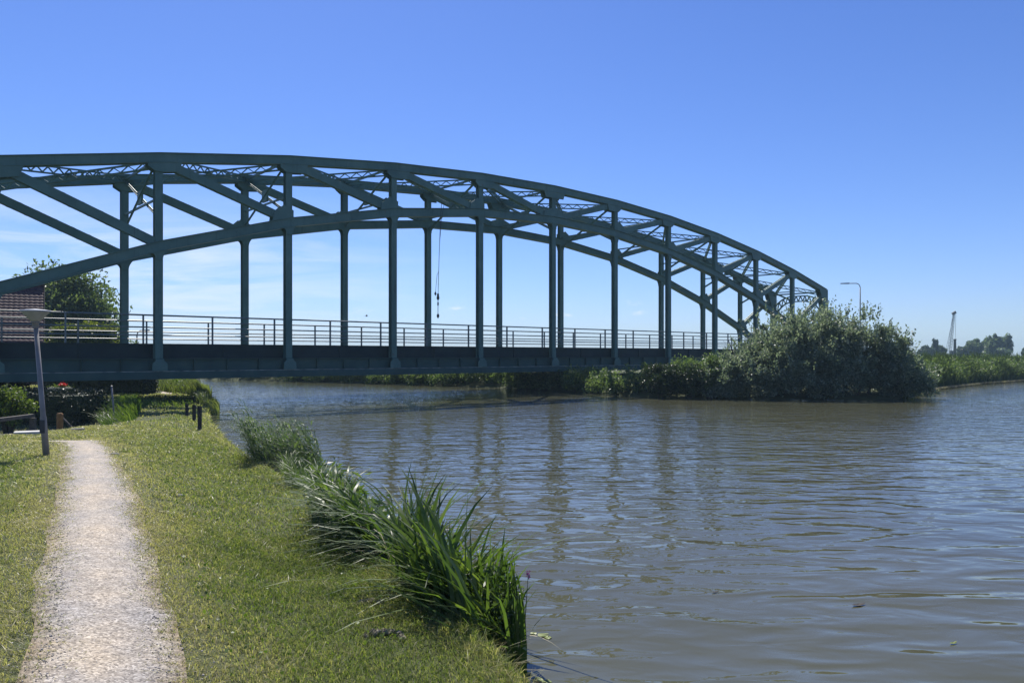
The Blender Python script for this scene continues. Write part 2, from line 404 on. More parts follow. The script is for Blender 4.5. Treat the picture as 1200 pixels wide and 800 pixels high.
ZP_Y = np.array([-60, 7, 10, 14, 17, 22, 30, 45, 80.]); ZP_Z = np.array([1.05, 1.05, 0.99, 0.87, 0.76, 0.56, 0.36, 0.34, 0.6])
def bank_x(Y): return np.interp(Y, BE_Y, BE_X)
def H(X, Y):
    X = np.asarray(X, float); Y = np.asarray(Y, float)
    sN = (bank_x(Y)-X)*0.9
    zb = np.interp(Y, [-60, 8, 20, 32], [0.55, 0.55, 0.42, 0.27])
    zp = np.interp(Y, ZP_Y, ZP_Z)
    land = zb+(zp-zb)*sstep((sN-0.4)/2.6)
    # the ditch on the left, beyond the timber fence
    dx = sstep((-12.6-X)/1.2)*sstep((X+24)/4)*sstep((Y-13)/3)*sstep((31-Y)/4)
    land = land-dx*0.45
    # higher garden ground round the house
    land = land+0.25*sstep((-24-X)/5)*sstep((Y-42)/6)
    s2 = sstep((sN+0.34)/0.38)
    zN = np.where(sN > -0.34, land*s2-0.3*(1-s2), np.maximum(-0.3+(sN+0.34)*0.9, -0.9))
    sF = (Y-np.interp(X, FS_X, FS_Y))*0.75
    zF = np.where(sF > 0, 0.9*sstep(sF/5.0)+0.12*sstep(sF/0.6)-0.12*(1-sstep(sF/0.6)), np.maximum(-0.2+sF*0.8, -0.9))
    bumps = 0.018*np.sin(X*2.1+np.sin(Y*1.3))*np.sin(Y*1.7+0.6*X)+0.012*np.sin(X*5.3+Y*2.2)
    z = np.maximum(zN, zF)
    return z+np.where(z > 0.2, bumps, 0)
def graded(segs):
    out = []
    for a, b, st in segs: out.append(np.arange(a, b, st))
    return np.unique(np.round(np.concatenate(out), 4))
gx = graded([(-1600, -600, 200), (-600, -150, 50), (-150, -50, 8), (-50, -16, 0.8), (-16, 3, 0.18), (3, 80, 1.0), (80, 200, 8), (200, 600, 50), (600, 1601, 200)])
gy = graded([(-60, -4, 4), (-4, 24, 0.2), (24, 60, 0.5), (60, 110, 1.5), (110, 220, 10), (220, 600, 40), (600, 1601, 200)])
GX, GY = np.meshgrid(gx, gy)
GZ = H(GX, GY)
nxg, nyg = len(gx), len(gy)
idx = np.arange(nxg*nyg).reshape(nyg, nxg)
fq = np.stack([idx[:-1, :-1], idx[:-1, 1:], idx[1:, 1:], idx[1:, :-1]], -1).reshape(-1, 4)
g = np_mesh('ground', np.stack([GX, GY, GZ], -1).reshape(-1, 3), fq, mat=M['soil'], smooth=True)
tag(g, kind='structure')
wv = np.array([(-1600, -60, 0), (1600, -60, 0), (1600, 1600, 0), (-1600, 1600, 0)], float)
tag(np_mesh('water', wv, [[0, 1, 2, 3]], mat=M['water']), kind='structure')

# gravel path
PC = np.array([(0.2, -1.0), (-0.60, 1.2), (-2.07, 3.87), (-2.79, 5.23), (-4.51, 8.3), (-5.92, 10.9), (-7.45, 13.6), (-8.7, 15.7), (-9.5, 16.9), (-10.3, 17.45)])
seg = np.linalg.norm(np.diff(PC, axis=0), axis=1); cum = np.concatenate([[0], np.cumsum(seg)])
pt = np.arange(0, cum[-1], 0.12)
pcx = np.interp(pt, cum, PC[:, 0]); pcy = np.interp(pt, cum, PC[:, 1])
for _ in range(8):
    pcx[1:-1] = (pcx[:-2]+2*pcx[1:-1]+pcx[2:])/4; pcy[1:-1] = (pcy[:-2]+2*pcy[1:-1]+pcy[2:])/4
tx = np.gradient(pcx); ty = np.gradient(pcy); tl = np.hypot(tx, ty); tx /= tl; ty /= tl
def pw(sg, i):      # half width, wandering edge
    return 0.45+0.022*np.sin(i*0.31+sg)+0.018*np.sin(i*0.77+2*sg)*np.sin(i*.13)+0.03*np.sin(i*0.083+sg*3)
ii = np.arange(len(pt))
wl, wr = pw(1.0, ii)-.09*np.clip((9-pcy)/4, 0, 1), pw(-2.0, ii)
rows = []
for k in range(9):
    q = -1+2*k/8
    w = np.where(q < 0, -q*wl, q*wr)*np.sign(q)
    X = pcx+ty*w; Y = pcy-tx*w
    rows.append(np.stack([X, Y, H(X, Y)+0.012+0.012*(1-q*q)], 1))
PV = np.stack(rows, 1)
pi = np.arange(PV.shape[0]*9).reshape(-1, 9)
pf = np.stack([pi[:-1, :-1], pi[:-1, 1:], pi[1:, 1:], pi[1:, :-1]], -1).reshape(-1, 4)
tag(np_mesh('path', PV.reshape(-1, 3), pf, mat=M['gravel'], smooth=True, attr=np.tile(np.abs(np.linspace(-1, 1, 9)), PV.shape[0])), kind='structure')
# the same path again beyond the bridge
q2 = np.linspace(0, 1, 12); px2 = np.interp(q2, [0, 1], [-21.0, -23.0]); py2 = np.interp(q2, [0, 1], [46.6, 51.5])
PV2 = np.stack([np.stack([px2+o*0.55, py2+o*0.25, H(px2+o*0.55, py2+o*0.25)+0.02], 1) for o in (-0.5, 0, 0.5)], 1)
pi = np.arange(36).reshape(12, 3)
tag(np_mesh('path', PV2.reshape(-1, 3), np.stack([pi[:-1, :-1], pi[:-1, 1:], pi[1:, 1:], pi[1:, :-1]], -1).reshape(-1, 4), mat=M['gravel']), kind='structure')
def path_dist(X, Y):
    d = np.full(len(X), 1e9)
    for i in range(0, len(pcx), 3):
        d = np.minimum(d, np.hypot(X-pcx[i], Y-pcy[i]))
    return d

# loose stones on the path
n = 34000
i0 = RNG.integers(20, len(pt)-8, n*2); keep = RNG.random(n*2) < np.clip(3.2/np.maximum(pcy[i0], 1), 0, 1)**1.3; i0 = i0[keep][:n]; n = len(i0)
q = np.clip(RNG.normal(0, 0.55, n), -1.25, 1.25); w = np.where(q < 0, q*wl[i0], q*wr[i0])
X = pcx[i0]+ty[i0]*w+RNG.uniform(-.06, .06, n); Y = pcy[i0]-tx[i0]*w+RNG.uniform(-.06, .06, n)
Z = H(X, Y)+0.02
s = np.minimum(RNG.gamma(2.0, 0.0012, n)+0.002, 0.010)
oct_v = np.array([(1, 0, 0), (0, 1, 0), (-1, 0, 0), (0, -1, 0), (0, 0, .7), (0, 0, -.7)])
a = RNG.uniform(0, 6.28, n); ca, sa = np.cos(a), np.sin(a)
jit = RNG.uniform(0.7, 1.35, (n, 6, 3))
ov = oct_v[None]*jit*s[:, None, None]
ov = np.stack([ov[..., 0]*ca[:, None]-ov[..., 1]*sa[:, None], ov[..., 0]*sa[:, None]+ov[..., 1]*ca[:, None], ov[..., 2]], -1)+np.stack([X, Y, Z], 1)[:, None]
of = np.array([(0, 1, 4), (1, 2, 4), (2, 3, 4), (3, 0, 4), (1, 0, 5), (2, 1, 5), (3, 2, 5), (0, 3, 5)])
tag(np_mesh('loose_gravel', ov.reshape(-1, 3), None, (np.arange(n)*6)[:, None, None]+of[None], mat=M['pebble']), kind='stuff', label='loose pale gravel scattered over the footpath', cat='gravel')

# lawn
def lawn(n_try, y0, y1, power):
    u = RNG.random(n_try)
    # density over distance falls as y**-power (per square metre); the strip widens with distance
    e = 2-power
    Y = (y0**e+u*(y1**e-y0**e))**(1/e)
    xl = -0.74*Y-1.6; xr = bank_x(Y)+0.1
    X = xl+(xr-xl)*RNG.random(n_try)
    return X, Y
parts, dry = [], []
for (nn, y0, y1, pwr) in ((150000, 2.2, 9, 1.0), (110000, 7, 24, 1.5), (50000, 20, 52, 1.6)):
    X, Y = lawn(nn, y0, y1, pwr)
    d = path_dist(X, Y)
    edge = 0.43+0.04*np.sin(X*5+Y*3)+0.03*np.sin(X*11-Y*7)+RNG.normal(0, 0.055, nn)
    keep = (d > edge) & (~((X < -12.8) & (Y > 15) & (Y < 30)) | (RNG.random(nn) < 0.3))
    keep &= ~((np.hypot((X+21.9)/1.0, (Y-48.8)/3.0) < 1))
    X, Y, d = X[keep], Y[keep], d[keep]; n = len(X)
    clump = 0.5+0.5*np.sin(X*3.1+1.7*np.sin(Y*2.3))*np.sin(Y*2.9+1.3*np.sin(X*1.9))
    near_edge = np.exp(-((bank_x(Y)-X)/0.35)**2)
    hgt = (0.028+0.036*clump+0.03*RNG.random(n))*(1+0.02*Y)+near_edge*RNG.uniform(0.02, 0.12, n)
    hgt *= np.where(d < 0.75, 0.75, 1.0)
    L = RNG.normal(0, 0.6, (n, 2))*hgt[:, None]+np.array([-0.15, -0.1])*hgt[:, None]
    wdt = np.maximum(0.0062, 0.0010*Y)*RNG.uniform(0.7, 1.4, n)
    parts.append(blades(np.stack([X, Y, H(X, Y)-0.004], 1), hgt, L, wdt, 0.3, 2))
    dr = np.exp(-((d-0.45)/0.42)**2)*0.80+near_edge*0.35*RNG.random(n)+0.5*sstep((Y-7)/14)*(.4+.6*sstep((-1.0-(X-bank_x(Y)))/3))
    dry.append(np.repeat(dr, 5))
# longer tufts standing out of the mown turf
nt_ = 520
TX, TY = lawn(nt_, 2.6, 22, 1.3); TD = path_dist(TX, TY); k = TD > .62; TX, TY = TX[k], TY[k]
X = np.repeat(TX, 26)+RNG.normal(0, .045, len(TX)*26); Y = np.repeat(TY, 26)+RNG.normal(0, .045, len(TX)*26); n = len(X)
hgt = RNG.uniform(.05, .13, n); L = RNG.normal(0, .55, (n, 2))*hgt[:, None]
parts.append(blades(np.stack([X, Y, H(X, Y)-.004], 1), hgt, L, np.maximum(.005, .0009*Y)*RNG.uniform(.7, 1.3, n), .4, 2))
dry.append(np.repeat(np.repeat(RNG.uniform(-.35, .35, len(TX)), 26), 5))
# straw and creeping grass reaching over the path edges
n = 22000; i1 = RNG.integers(15, len(pt)-3, n); sd = RNG.choice([-1, 1], n); off = np.where(sd < 0, wl[i1], wr[i1])+RNG.normal(-.05, .095, n)+.05*np.sin(i1*.53)*np.sin(i1*.21)
X = pcx[i1]+ty[i1]*sd*off; Y = pcy[i1]-tx[i1]*sd*off
k = RNG.random(n) < np.clip(6/np.maximum(Y, 1), .2, 1); X, Y = X[k], Y[k]; n = len(X); hgt = RNG.uniform(.012, .045, n)*(1+.03*Y)
parts.append(blades(np.stack([X, Y, H(X, Y)+.008], 1), hgt, RNG.normal(0, 1.3, (n, 2))*hgt[:, None], np.maximum(.004, .0008*Y)*RNG.uniform(.7, 1.3, n), .4, 2))
dry.append(np.repeat(RNG.uniform(.1, .9, n), 5))
v, q, t = join(parts)
tag(np_mesh('grass', v, q, t, mat=M['lawn'], attr=np.concatenate(dry)), kind='stuff', label='mown green and straw-coloured grass on the canal bank', cat='grass')
# a sprinkling of clover-like leaves and white daisies is part of the lawn
n = 9000
X, Y = lawn(n, 2.2, 14, 1.2); d = path_dist(X, Y); k = d > 0.62; X, Y = X[k], Y[k]
cl = np.sin(X*1.3+2*np.sin(Y*0.8))*np.sin(Y*1.6+X*.7) > -0.1; X, Y = X[cl], Y[cl]
v, f = leaves(np.stack([X, Y, H(X, Y)+RNG.uniform(0.012, 0.05, len(X))], 1), 0.028, 0.8, 0.6)
tag(np_mesh('clover', v, f, mat=M['bl_sedge']), kind='stuff', label='low clover leaves growing through the mown grass', cat='clover')

# ------------------------------------------------------------------ bridge
PL = 7.0; WB = 6.2
O = Vector((-18.06, 39.18, 0)); ANG = math.atan2(0.6576, 0.7534)
bridge = thing('arch_bridge', O, 'grey-green steel arch truss bridge crossing the canal', 'bridge', rz=ANG)
def ztop(k): return EYE+12.67-0.149*(k-4)**2-0.25
def zlow(k): return EYE+10.1-0.285*(k-4)**2
ZG = EYE-0.9      # centre of the tie girder
K0, K1 = -2, 10
for side, t in ((0, 0.0), (1, WB)):
    sg = -1 if side == 0 else 1
    up = MB()
    up.sweep([(t-.22, -.22), (t+.22, -.22), (t+.22, .21), (t-.22, .21)], [(k*PL, ztop(k)) for k in range(K0, K1+1)])
    up.sweep([(t-.31, .215), (t+.31, .215), (t+.31, .25), (t-.31, .25)], [(k*PL, ztop(k)) for k in range(K0, K1+1)])
    for lo in (-.235, -.25+.0):
        pass
    up.sweep([(t-.29, -.25), (t-.14, -.25), (t-.14, -.223), (t-.29, -.223)], [(k*PL, ztop(k)) for k in range(K0, K1+1)])
    up.sweep([(t+.14, -.25), (t+.29, -.25), (t+.29, -.223), (t+.14, -.223)], [(k*PL, ztop(k)) for k in range(K0, K1+1)])
    uo = up.build('upper_chord', M['paint'], bridge)
    lw = MB()
    pth = [(k*PL, zlow(k)) for k in np.arange(K0, K1+.01, 1.0)]
    lw.sweep([(t-.20, -.24), (t+.20, -.24), (t+.20, .24), (t-.20, .24)], pth)
    lw.sweep([(t-.29, .243), (t+.29, .243), (t+.29, .272), (t-.29, .272)], pth)
    lw.sweep([(t-.29, -.272), (t+.29, -.272), (t+.29, -.243), (t-.29, -.243)], pth)
    lo_ = lw.build('arch_chord', M['paint'], bridge)
    # gussets on the chords
    for k in range(K0+1, K1):
        gm = MB(); gl = MB()
        a = k*PL; zu = ztop(k); zl = zlow(k)
        su = (ztop(k+1)-ztop(k-1))/(2*PL); sl = (zlow(k+1)-zlow(k-1))/(2*PL)
        dg = 1 if k < 4 else -1
        for tt in (t-.262, t+.232):
            pu = [(a-.75, zu-.75*su-.2), (a+.75, zu+.75*su-.2)]
            if k != 4:
                pu = [(a-.55, zu-.55*su-.2), (a-.55, zu-.55*su-.42), (a-.2, zu-.72), (a+.2, zu-.72)] + ([(a+.95, zu+.95*su-.75), (a+1.15, zu+1.15*su-.2)] if dg > 0 else [(a+.55, zu+.55*su-.42), (a+.55, zu+.55*su-.2)])
                if dg < 0:
                    pu = [(a+.55, zu+.55*su-.2), (a+.55, zu+.55*su-.42), (a+.2, zu-.72), (a-.2, zu-.72), (a-.95, zu-.95*su-.75), (a-1.15, zu-1.15*su-.2)]
            else:
                pu = [(a-1.1, zu-.2), (a-.9, zu-.7), (a-.2, zu-.72), (a+.2, zu-.72), (a+.9, zu-.7), (a+1.1, zu-.2)]
            gm.plate(pu, tt, tt+.03)
        for tt in (t-.242, t+.212):
            pl_ = []
            # lower edge with curved fillets into the hanger
            for q in range(0, 7):
                an = q/6*math.pi/2
                pl_.append((a-.17-.38*(1-math.sin(an)), zl-.24-.45*(1-math.cos(an))-.55*sl*(1-math.sin(an))))
            for q in range(6, -1, -1):
                an = q/6*math.pi/2
                pl_.append((a+.17+.38*(1-math.sin(an)), zl-.24-.45*(1-math.cos(an))+.55*sl*(1-math.sin(an))))
            gl.plate(pl_, tt, tt+.03)
            if 0 <= k+(-dg) and True:
                dd = -dg if k != 4 else 0
                if dd:
                    gl.plate([(a-.25*dd, zl+.23), (a+1.0*dd, zl+1.0*dd*sl+.22), (a+.95*dd, zl+.95*dd*sl+.62), (a+.35*dd, zl+.95), (a-.25*dd, zl+.7)], tt+.001, tt+.031)
                else:
                    gl.plate([(a-1.1, zl+.23), (a-1.0, zl+.6), (a-.3, zl+.85), (a+.3, zl+.85), (a+1.0, zl+.6), (a+1.1, zl+.23)], tt+.001, tt+.031)
        gm.build('gusset_plate', M['paint'], uo); gl.build('gusset_plate', M['paint'], lo_)
    # splice plates over the joints between the chord lengths
    for zf, par, hh, ph in ((ztop, uo, .20, .5), (zlow, lo_, .225, .5)):
        for k in range(K0, K1):
            p0 = ((k+ph)*PL-.6, (zf(k)+zf(k+1))/2-.6*(zf(k+1)-zf(k))/PL); p1 = ((k+ph)*PL+.6, (zf(k)+zf(k+1))/2+.6*(zf(k+1)-zf(k))/PL)
            sp_ = MB(); tw = .22 if zf is ztop else .20
            for tt in (t-tw-.016, t+tw+.002):
                sp_.plate([(p0[0], p0[1]-hh), (p1[0], p1[1]-hh), (p1[0], p1[1]+hh), (p0[0], p0[1]+hh)], tt, tt+.014)
                for i in range(5):
                    for e in (-1, 1):
                        q = (i+.5)/5; xx = p0[0]+(p1[0]-p0[0])*q; zz = p0[1]+(p1[1]-p0[1])*q+e*hh*.55; tb = tt-.012 if tt < t else tt+.014
                        sp_.box(xx-.022, xx+.022, tb, tb+.012, zz-.022, zz+.022)
            sp_.build('splice_plate', M['paint'], par)
    # hangers: H sections running from the upper chord through the arch down to the girder
    for k in range(K0+1, K1):
        a = k*PL; hb = MB(); z0 = EYE-.82; z1 = ztop(k)-.2
        hb.box(a-.19, a+.19, t-.185, t-.16, z0, z1)
        hb.box(a-.19, a+.19, t+.16, t+.185, z0, z1)
        hb.box(a-.014, a+.014, t-.159, t+.159, z0, z1)
        ho = hb.build('hanger', M['paint'], bridge)
        hg = MB()
        tf = t+sg*.315
        hg.plate([(a-.38, EYE-.80), (a+.38, EYE-.80), (a+.36, EYE-.42), (a+.2, EYE-.28), (a-.2, EYE-.28), (a-.36, EYE-.42)], tf-.02, tf+.02)
        hg.box(a-.205, a+.205, min(t+sg*.19, tf), max(t+sg*.19, tf), EYE-.8, EYE-.2)
        hg.build('foot_plate', M['paint'], ho)
    # diagonals: two channels laced top and bottom
    for k in list(range(K0, 4))+list(range(5, K1+1)):
        kb = k+1 if k < 4 else k-1
        A = Vector((k*PL, t, ztop(k)-.12)); B = Vector((kb*PL, t, zlow(kb)+.12))
        d = (B-A).normalized(); upv = Vector((0, 1, 0)).cross(d).normalized()
        if upv.z < 0: upv = -upv
        A2 = A+d*.25; B2 = B-d*.25
        db = MB()
        for s2 in (-1, 1):
            off = Vector((0, s2*.16, 0))
            db.bar(A2+off, B2+off, .022, .44, upv)
            for e in (-1, 1):
                db.bar(A2+off+upv*(e*.212)-Vector((0, s2*.05, 0)), B2+off+upv*(e*.212)-Vector((0, s2*.05, 0)), .075, .016, upv)
        do = db.build('diagonal', M['paint'], bridge)
        lb = MB(); Ld = (B2-A2).length; nl = int(Ld/.42)
        for j in range(nl):
            p0 = A2+d*(Ld*j/nl); p1 = A2+d*(Ld*(j+1)/nl); s2 = 1 if j % 2 else -1
            for e in (-1, 1):
                lb.bar(p0+Vector((0, s2*.12, 0))+upv*(e*.231), p1+Vector((0, -s2*.12, 0))+upv*(e*.231), .05, .012, upv)
        lb.build('lacing', M['paint'], do)
    # tie girder
    tg = MB()
    s0, s1 = K0*PL-.6, K1*PL+.6
    tg.box(s0, s1, t-.02, t+.02, EYE-.80, EYE-.17)
    tg.box(s0, s1, t-.20, t+.20, EYE-.20, EYE-.168)
    for j in range(K0*4, K1*4):
        if j % 4: tg.box(j*PL/4-.012, j*PL/4+.012, t-.17, t-.022, EYE-.79, EYE-.21)
    to = tg.build('tie_girder', M['girder'], bridge)
    fl = MB(); fl.box(s0, s1, t-.30, t+.30, EYE-1.19, EYE-.845)
    fl.box(s0, s1, t-.36, t+.36, EYE-1.22, EYE-1.192)
    for j in range(K0*3, K1*3): fl.box(j*PL/3-.02, j*PL/3+.02, t-.312, t+.312, EYE-1.188, EYE-.847)
    fl.build('bottom_flange', M['girder'], to)
    st = MB(); st.box(s0, s1, t-.30, t+.30, EYE-.842, EYE-.81)  # added strip: light through the slit above the flange, drawn as colour
    st.build('lit_gap_strip', M['strip'], to)
    # end posts
    for k in (K0, K1):
        a = k*PL; ep = MB()
        ep.box(a-.30, a+.30, t-.24, t-.21, EYE-.8, ztop(k)+.2); ep.box(a-.30, a+.30, t+.21, t+.24, EYE-.8, ztop(k)+.2)
        ep.box(a-.32, a-.29, t-.205, t+.205, EYE-.8, ztop(k)+.2); ep.box(a+.29, a+.32, t-.205, t+.205, EYE-.8, ztop(k)+.2)
        e = 1 if k == K0 else -1
        for tt in (t-.27, t+.245):
            ep.plate([(a+e*.1, ztop(k)+.2), (a+e*1.6, ztop(k)-.1+.2*1), (a+e*1.0, ztop(k)-1.0), (a+e*.3, ztop(k)-2.2), (a-e*.25, ztop(k)-2.2), (a-e*.25, ztop(k)+.1)], tt, tt+.025)
        ep.build('end_post', M['paint'], bridge)

def laced(a, b, depth, w, parent, name, pitch=.36):
    """light lattice beam: two angles one above the other with zigzag lacing"""
    mb = MB(); a = Vector(a); b = Vector(b); u = Vector((0, 0, 1))
    mb.bar(a+u*depth/2, b+u*depth/2, w, .075); mb.bar(a-u*depth/2, b-u*depth/2, w, .075)
    L = (b-a).length; n = max(4, int(L/pitch)); d = (b-a)/n
    for j in range(n):
        e = 1 if j % 2 else -1
        mb.bar(a+d*j+u*e*(depth/2-.03), a+d*(j+1)-u*e*(depth/2-.03),   .06, .05)
    return mb.build(name, M['paint'], parent)
for k in range(K0, K1):
    a, b = k*PL, (k+1)*PL
    laced((a, .2, ztop(k)-.02), (b, WB-.2, ztop(k+1)-.02), .34, .13, bridge, 'lateral_brace')
    laced((a, WB-.2, ztop(k)-.30), (b, .2, ztop(k+1)-.30), .34, .13, bridge, 'lateral_brace')
for k in range(K0+1, K1):
    a = k*PL; z = ztop(k); fr = MB()
    fr.bar((a, .15, z-.05), (a, WB-.15, z-.05), .10, .12)
    fr.bar((a, .15, z-2.05), (a, WB-.15, z-2.05), .09, .10)
    for o_, (p, q) in ((-.05, ((a, .17, z-.2), (a, WB-.17, z-2.95))), (.05, ((a, WB-.17, z-.2), (a, .17, z-2.95)))):
        p = (p[0]+o_, p[1], p[2]); q = (q[0]+o_, q[1], q[2])
        fr.bar(p, q, .025, .18); fr.bar(p, q, .12, .025)
    fr.plate([(0, 0)]*0 or [(a-.06, z-1.9), (a+.06, z-1.9), (a+.06, z-1.2), (a-.06, z-1.2)], WB/2-.35, WB/2+.35)
    fr.build('sway_frame', M['paint'], bridge)
for k in (K0, K1):
    a = k*PL; z = ztop(k); pf = MB(); prev = None
    pf.bar((a, .2, z-.05), (a, WB-.2, z-.05), .12, .14)
    nseg = 22
    arc = []
    for j in range(nseg+1):
        q = j/nseg; tt = .22+q*(WB-.44)
        e = abs(2*q-1); arc.append((tt, z-.95-1.6*e**3.2, z-.35-1.5*max(0, e-.15)**2.6*1.1))
    for j in range(nseg):
        pf.bar((a, arc[j][0], arc[j][1]), (a, arc[j+1][0], arc[j+1][1]), .2, .12)
        pf.bar((a, arc[j][0], arc[j][2]), (a, arc[j+1][0], arc[j+1][2]), .2, .12)
        lohi = (1, 2) if j % 2 else (2, 1)
        pf.bar((a, arc[j][0], arc[j][lohi[0]]), (a, arc[j+1][0], arc[j+1][lohi[1]]), .09, .09)
    pf.build('portal_arch', M['paint'], bridge)
# deck
dk = MB(); s0, s1 = K0*PL-1.0, K1*PL+1.0
dk.box(s0, s1, 1.02, WB-1.02, EYE+.25, EYE+.42)
dk.build('roadway', M['asphalt'], bridge)
for t0, t1 in ((.42, 1.015), (WB-1.015, WB-.42)):
    kb = MB(); kb.box(s0, s1, t0, t1, EYE-.165, EYE+.54); kb.box(s0, s1, t0-.05, t1-.02, EYE+.543, EYE+.59)
    for j in range(K0*2, K1*2): kb.box(j*PL/2-.03, j*PL/2+.03, t0-.05, t0-.002, EYE-.16, EYE+.54)
    kb.build('walkway_edge', M['paint_dark'], bridge)
for k in range(K0, K1+1):
    cg = MB(); a = k*PL
    cg.box(a-.015, a+.015, .32, WB-.32, EYE-1.0, EYE-.17); cg.box(a-.17, a+.17, .325, WB-.325, EYE-1.03, EYE-1.002)
    cg.build('cross_girder', M['paint_dark'], bridge)
sb = MB()
for tt in (1.4, 2.5, 3.7, 4.8):
    sb.box(s0, s1, tt-.09, tt+.09, EYE-.16, EYE+.245)
sb.build('stringers', M['paint_dark'], bridge)
for t, dz, ph in ((.52, 0, .42), (WB-.52, -.10, .15)):
    rl = MB()
    for zz, r in ((2.05, .042), (1.43, .034), (1.02, .034)):
        rl.tube([(s0, t, EYE+zz+dz), ((s0+s1)/2, t, EYE+zz+dz), (s1, t, EYE+zz+dz)], r, 8)
    ro = rl.build('railing', M['rail'], bridge)
    j = K0*2
    while (j*.5+ph)*PL < s1:
        a = (j*.5+ph)*PL
        pb = MB(); pb.box(a-.035, a+.035, t-.05, t+.05, EYE+.592, EYE+2.02+dz); pb.build('post', M['rail'], ro); j += 1
# cable hanging from the arch
RP = Vector((516, 0, 0)); Yr = 49.5
rc = MB()
top = at(517.5, 238, Yr); 
def rp(px, py): return at(px, py, Yr)
rt = thing('hanging_cable', (rp(514, 300).x, Yr, rp(514, 300).z), 'thin dark cable with hooks hanging from the bridge arch', 'cable')
inv = -rt.location
c1 = MB(); c1.tube([top+inv, rp(516, 262)+inv, rp(514.6, 300)+inv, rp(513.4, 344)+inv], .018, 6); c1.tube([rp(520.5, 238)+inv, rp(517.5, 258)+inv, rp(515.2, 285)+inv], .014, 6)
c1.build('line', M['rope'], rt)
c2 = MB(); c2.tube([rp(513.4, 344)+inv, rp(513.2, 373)+inv], .022, 6)
for y_, r_ in ((346, .07), (349, .09), (356, .05), (370, .08)):
    c2.lathe([(.005, -.18), (r_, -.06), (r_, .06), (.005, .18)], tuple(rp(513.3, y_)+inv), 8)
c2.build('hook_block', M['rope'], rt)
c3 = MB(); c3.tube([rp(514.2, 318)+inv, rp(512.2, 322)+inv, rp(511.2, 333)+inv, rp(510.2, 344)+inv], .014, 6)
c3.lathe([(.005, -.15), (.08, 0), (.005, .15)], tuple(rp(510.2, 344)+inv), 8); c3.build('side_line', M['rope'], rt)

# ------------------------------------------------------------------ vegetation makers
def blob_points(n, cx, rx, shell=0.55, rng=RNG):
    d = rng.normal(size=(n, 3)); d /= np.linalg.norm(d, axis=1, keepdims=True)
    r = (shell+(1-shell)*rng.random(n))
    return np.asarray(cx)+d*r[:, None]*np.asarray(rx), d
def crown(name, c, rad, n_clumps, per, leaf, mat, parent, clump_r=0.28, aspect=0.5, flat_bottom=None, seed=1, lumps=None):
    rng = np.random.default_rng(seed)
    cc, _ = blob_points(n_clumps, c, np.asarray(rad)*0.82, 0.35, rng)
    if flat_bottom is not None:
        low = cc[:, 2] < flat_bottom; cc[low, 2] = flat_bottom+rng.random(low.sum())*0.5
    pts = []; dirs = []
    for p in cc:
        k = int(per*rng.uniform(0.6, 1.4)); s_ = clump_r*rng.uniform(0.6, 1.3)
        d = rng.normal(size=(k, 3)); d /= np.linalg.norm(d, axis=1, keepdims=True)
        pts.append(p+d*(rng.random(k)**0.45)[:, None]*np.asarray(rad)*s_); dirs.append(d)
    pts = np.concatenate(pts); dirs = np.concatenate(dirs)
    if flat_bottom is not None:
        k = pts[:, 2] > flat_bottom-0.3; pts, dirs = pts[k], dirs[k]
    v, f = leaves(pts, leaf, aspect, 0.2, dirs, rng)
    base = np.asarray(parent.location) if parent else 0
    return np_mesh(name, v-base, f, mat=mat, parent=parent)
def trunk(parent, h, r, limbs, spread, seed=1, name='trunk', z0=-0.1):
    rng = random.Random(seed); mb = MB()
    mb.tube([(0, 0, z0), (.03*h*rng.uniform(-1, 1), 0, h*.4), (.05*h*rng.uniform(-1, 1), .03*h, h*.8), (0, 0, h)], [r*1.3, r, r*.7, r*.25], 9)
    for i in range(limbs):
        a = i*2.4+rng.random(); b = h*rng.uniform(.35, .8)
        mb.tube([(0, 0, b), (math.cos(a)*spread*.5, math.sin(a)*spread*.5, b+h*.12), (math.cos(a)*spread, math.sin(a)*spread, b+h*.3)], [r*.5, r*.32, r*.1], 6)
    return mb.build(name, M['bark'], parent, True)
def tree(name, loc, c_h, rad, clumps, per, leaf, mat, label, cat='tree', group=None, seed=1, clump_r=.28, limbs=6, aspect=.5, tr=.2):
    """trunk with limbs, crown centred at c_h above the foot"""
    t = thing(name, loc, label, cat, group)
    trunk(t, c_h+rad[2]*.5, tr, limbs, max(rad[0], .3)*.6, seed)
    crown('crown', (loc[0], loc[1], loc[2]+c_h), rad, clumps, per, leaf, mat, t, clump_r, aspect, None, seed)
    return t
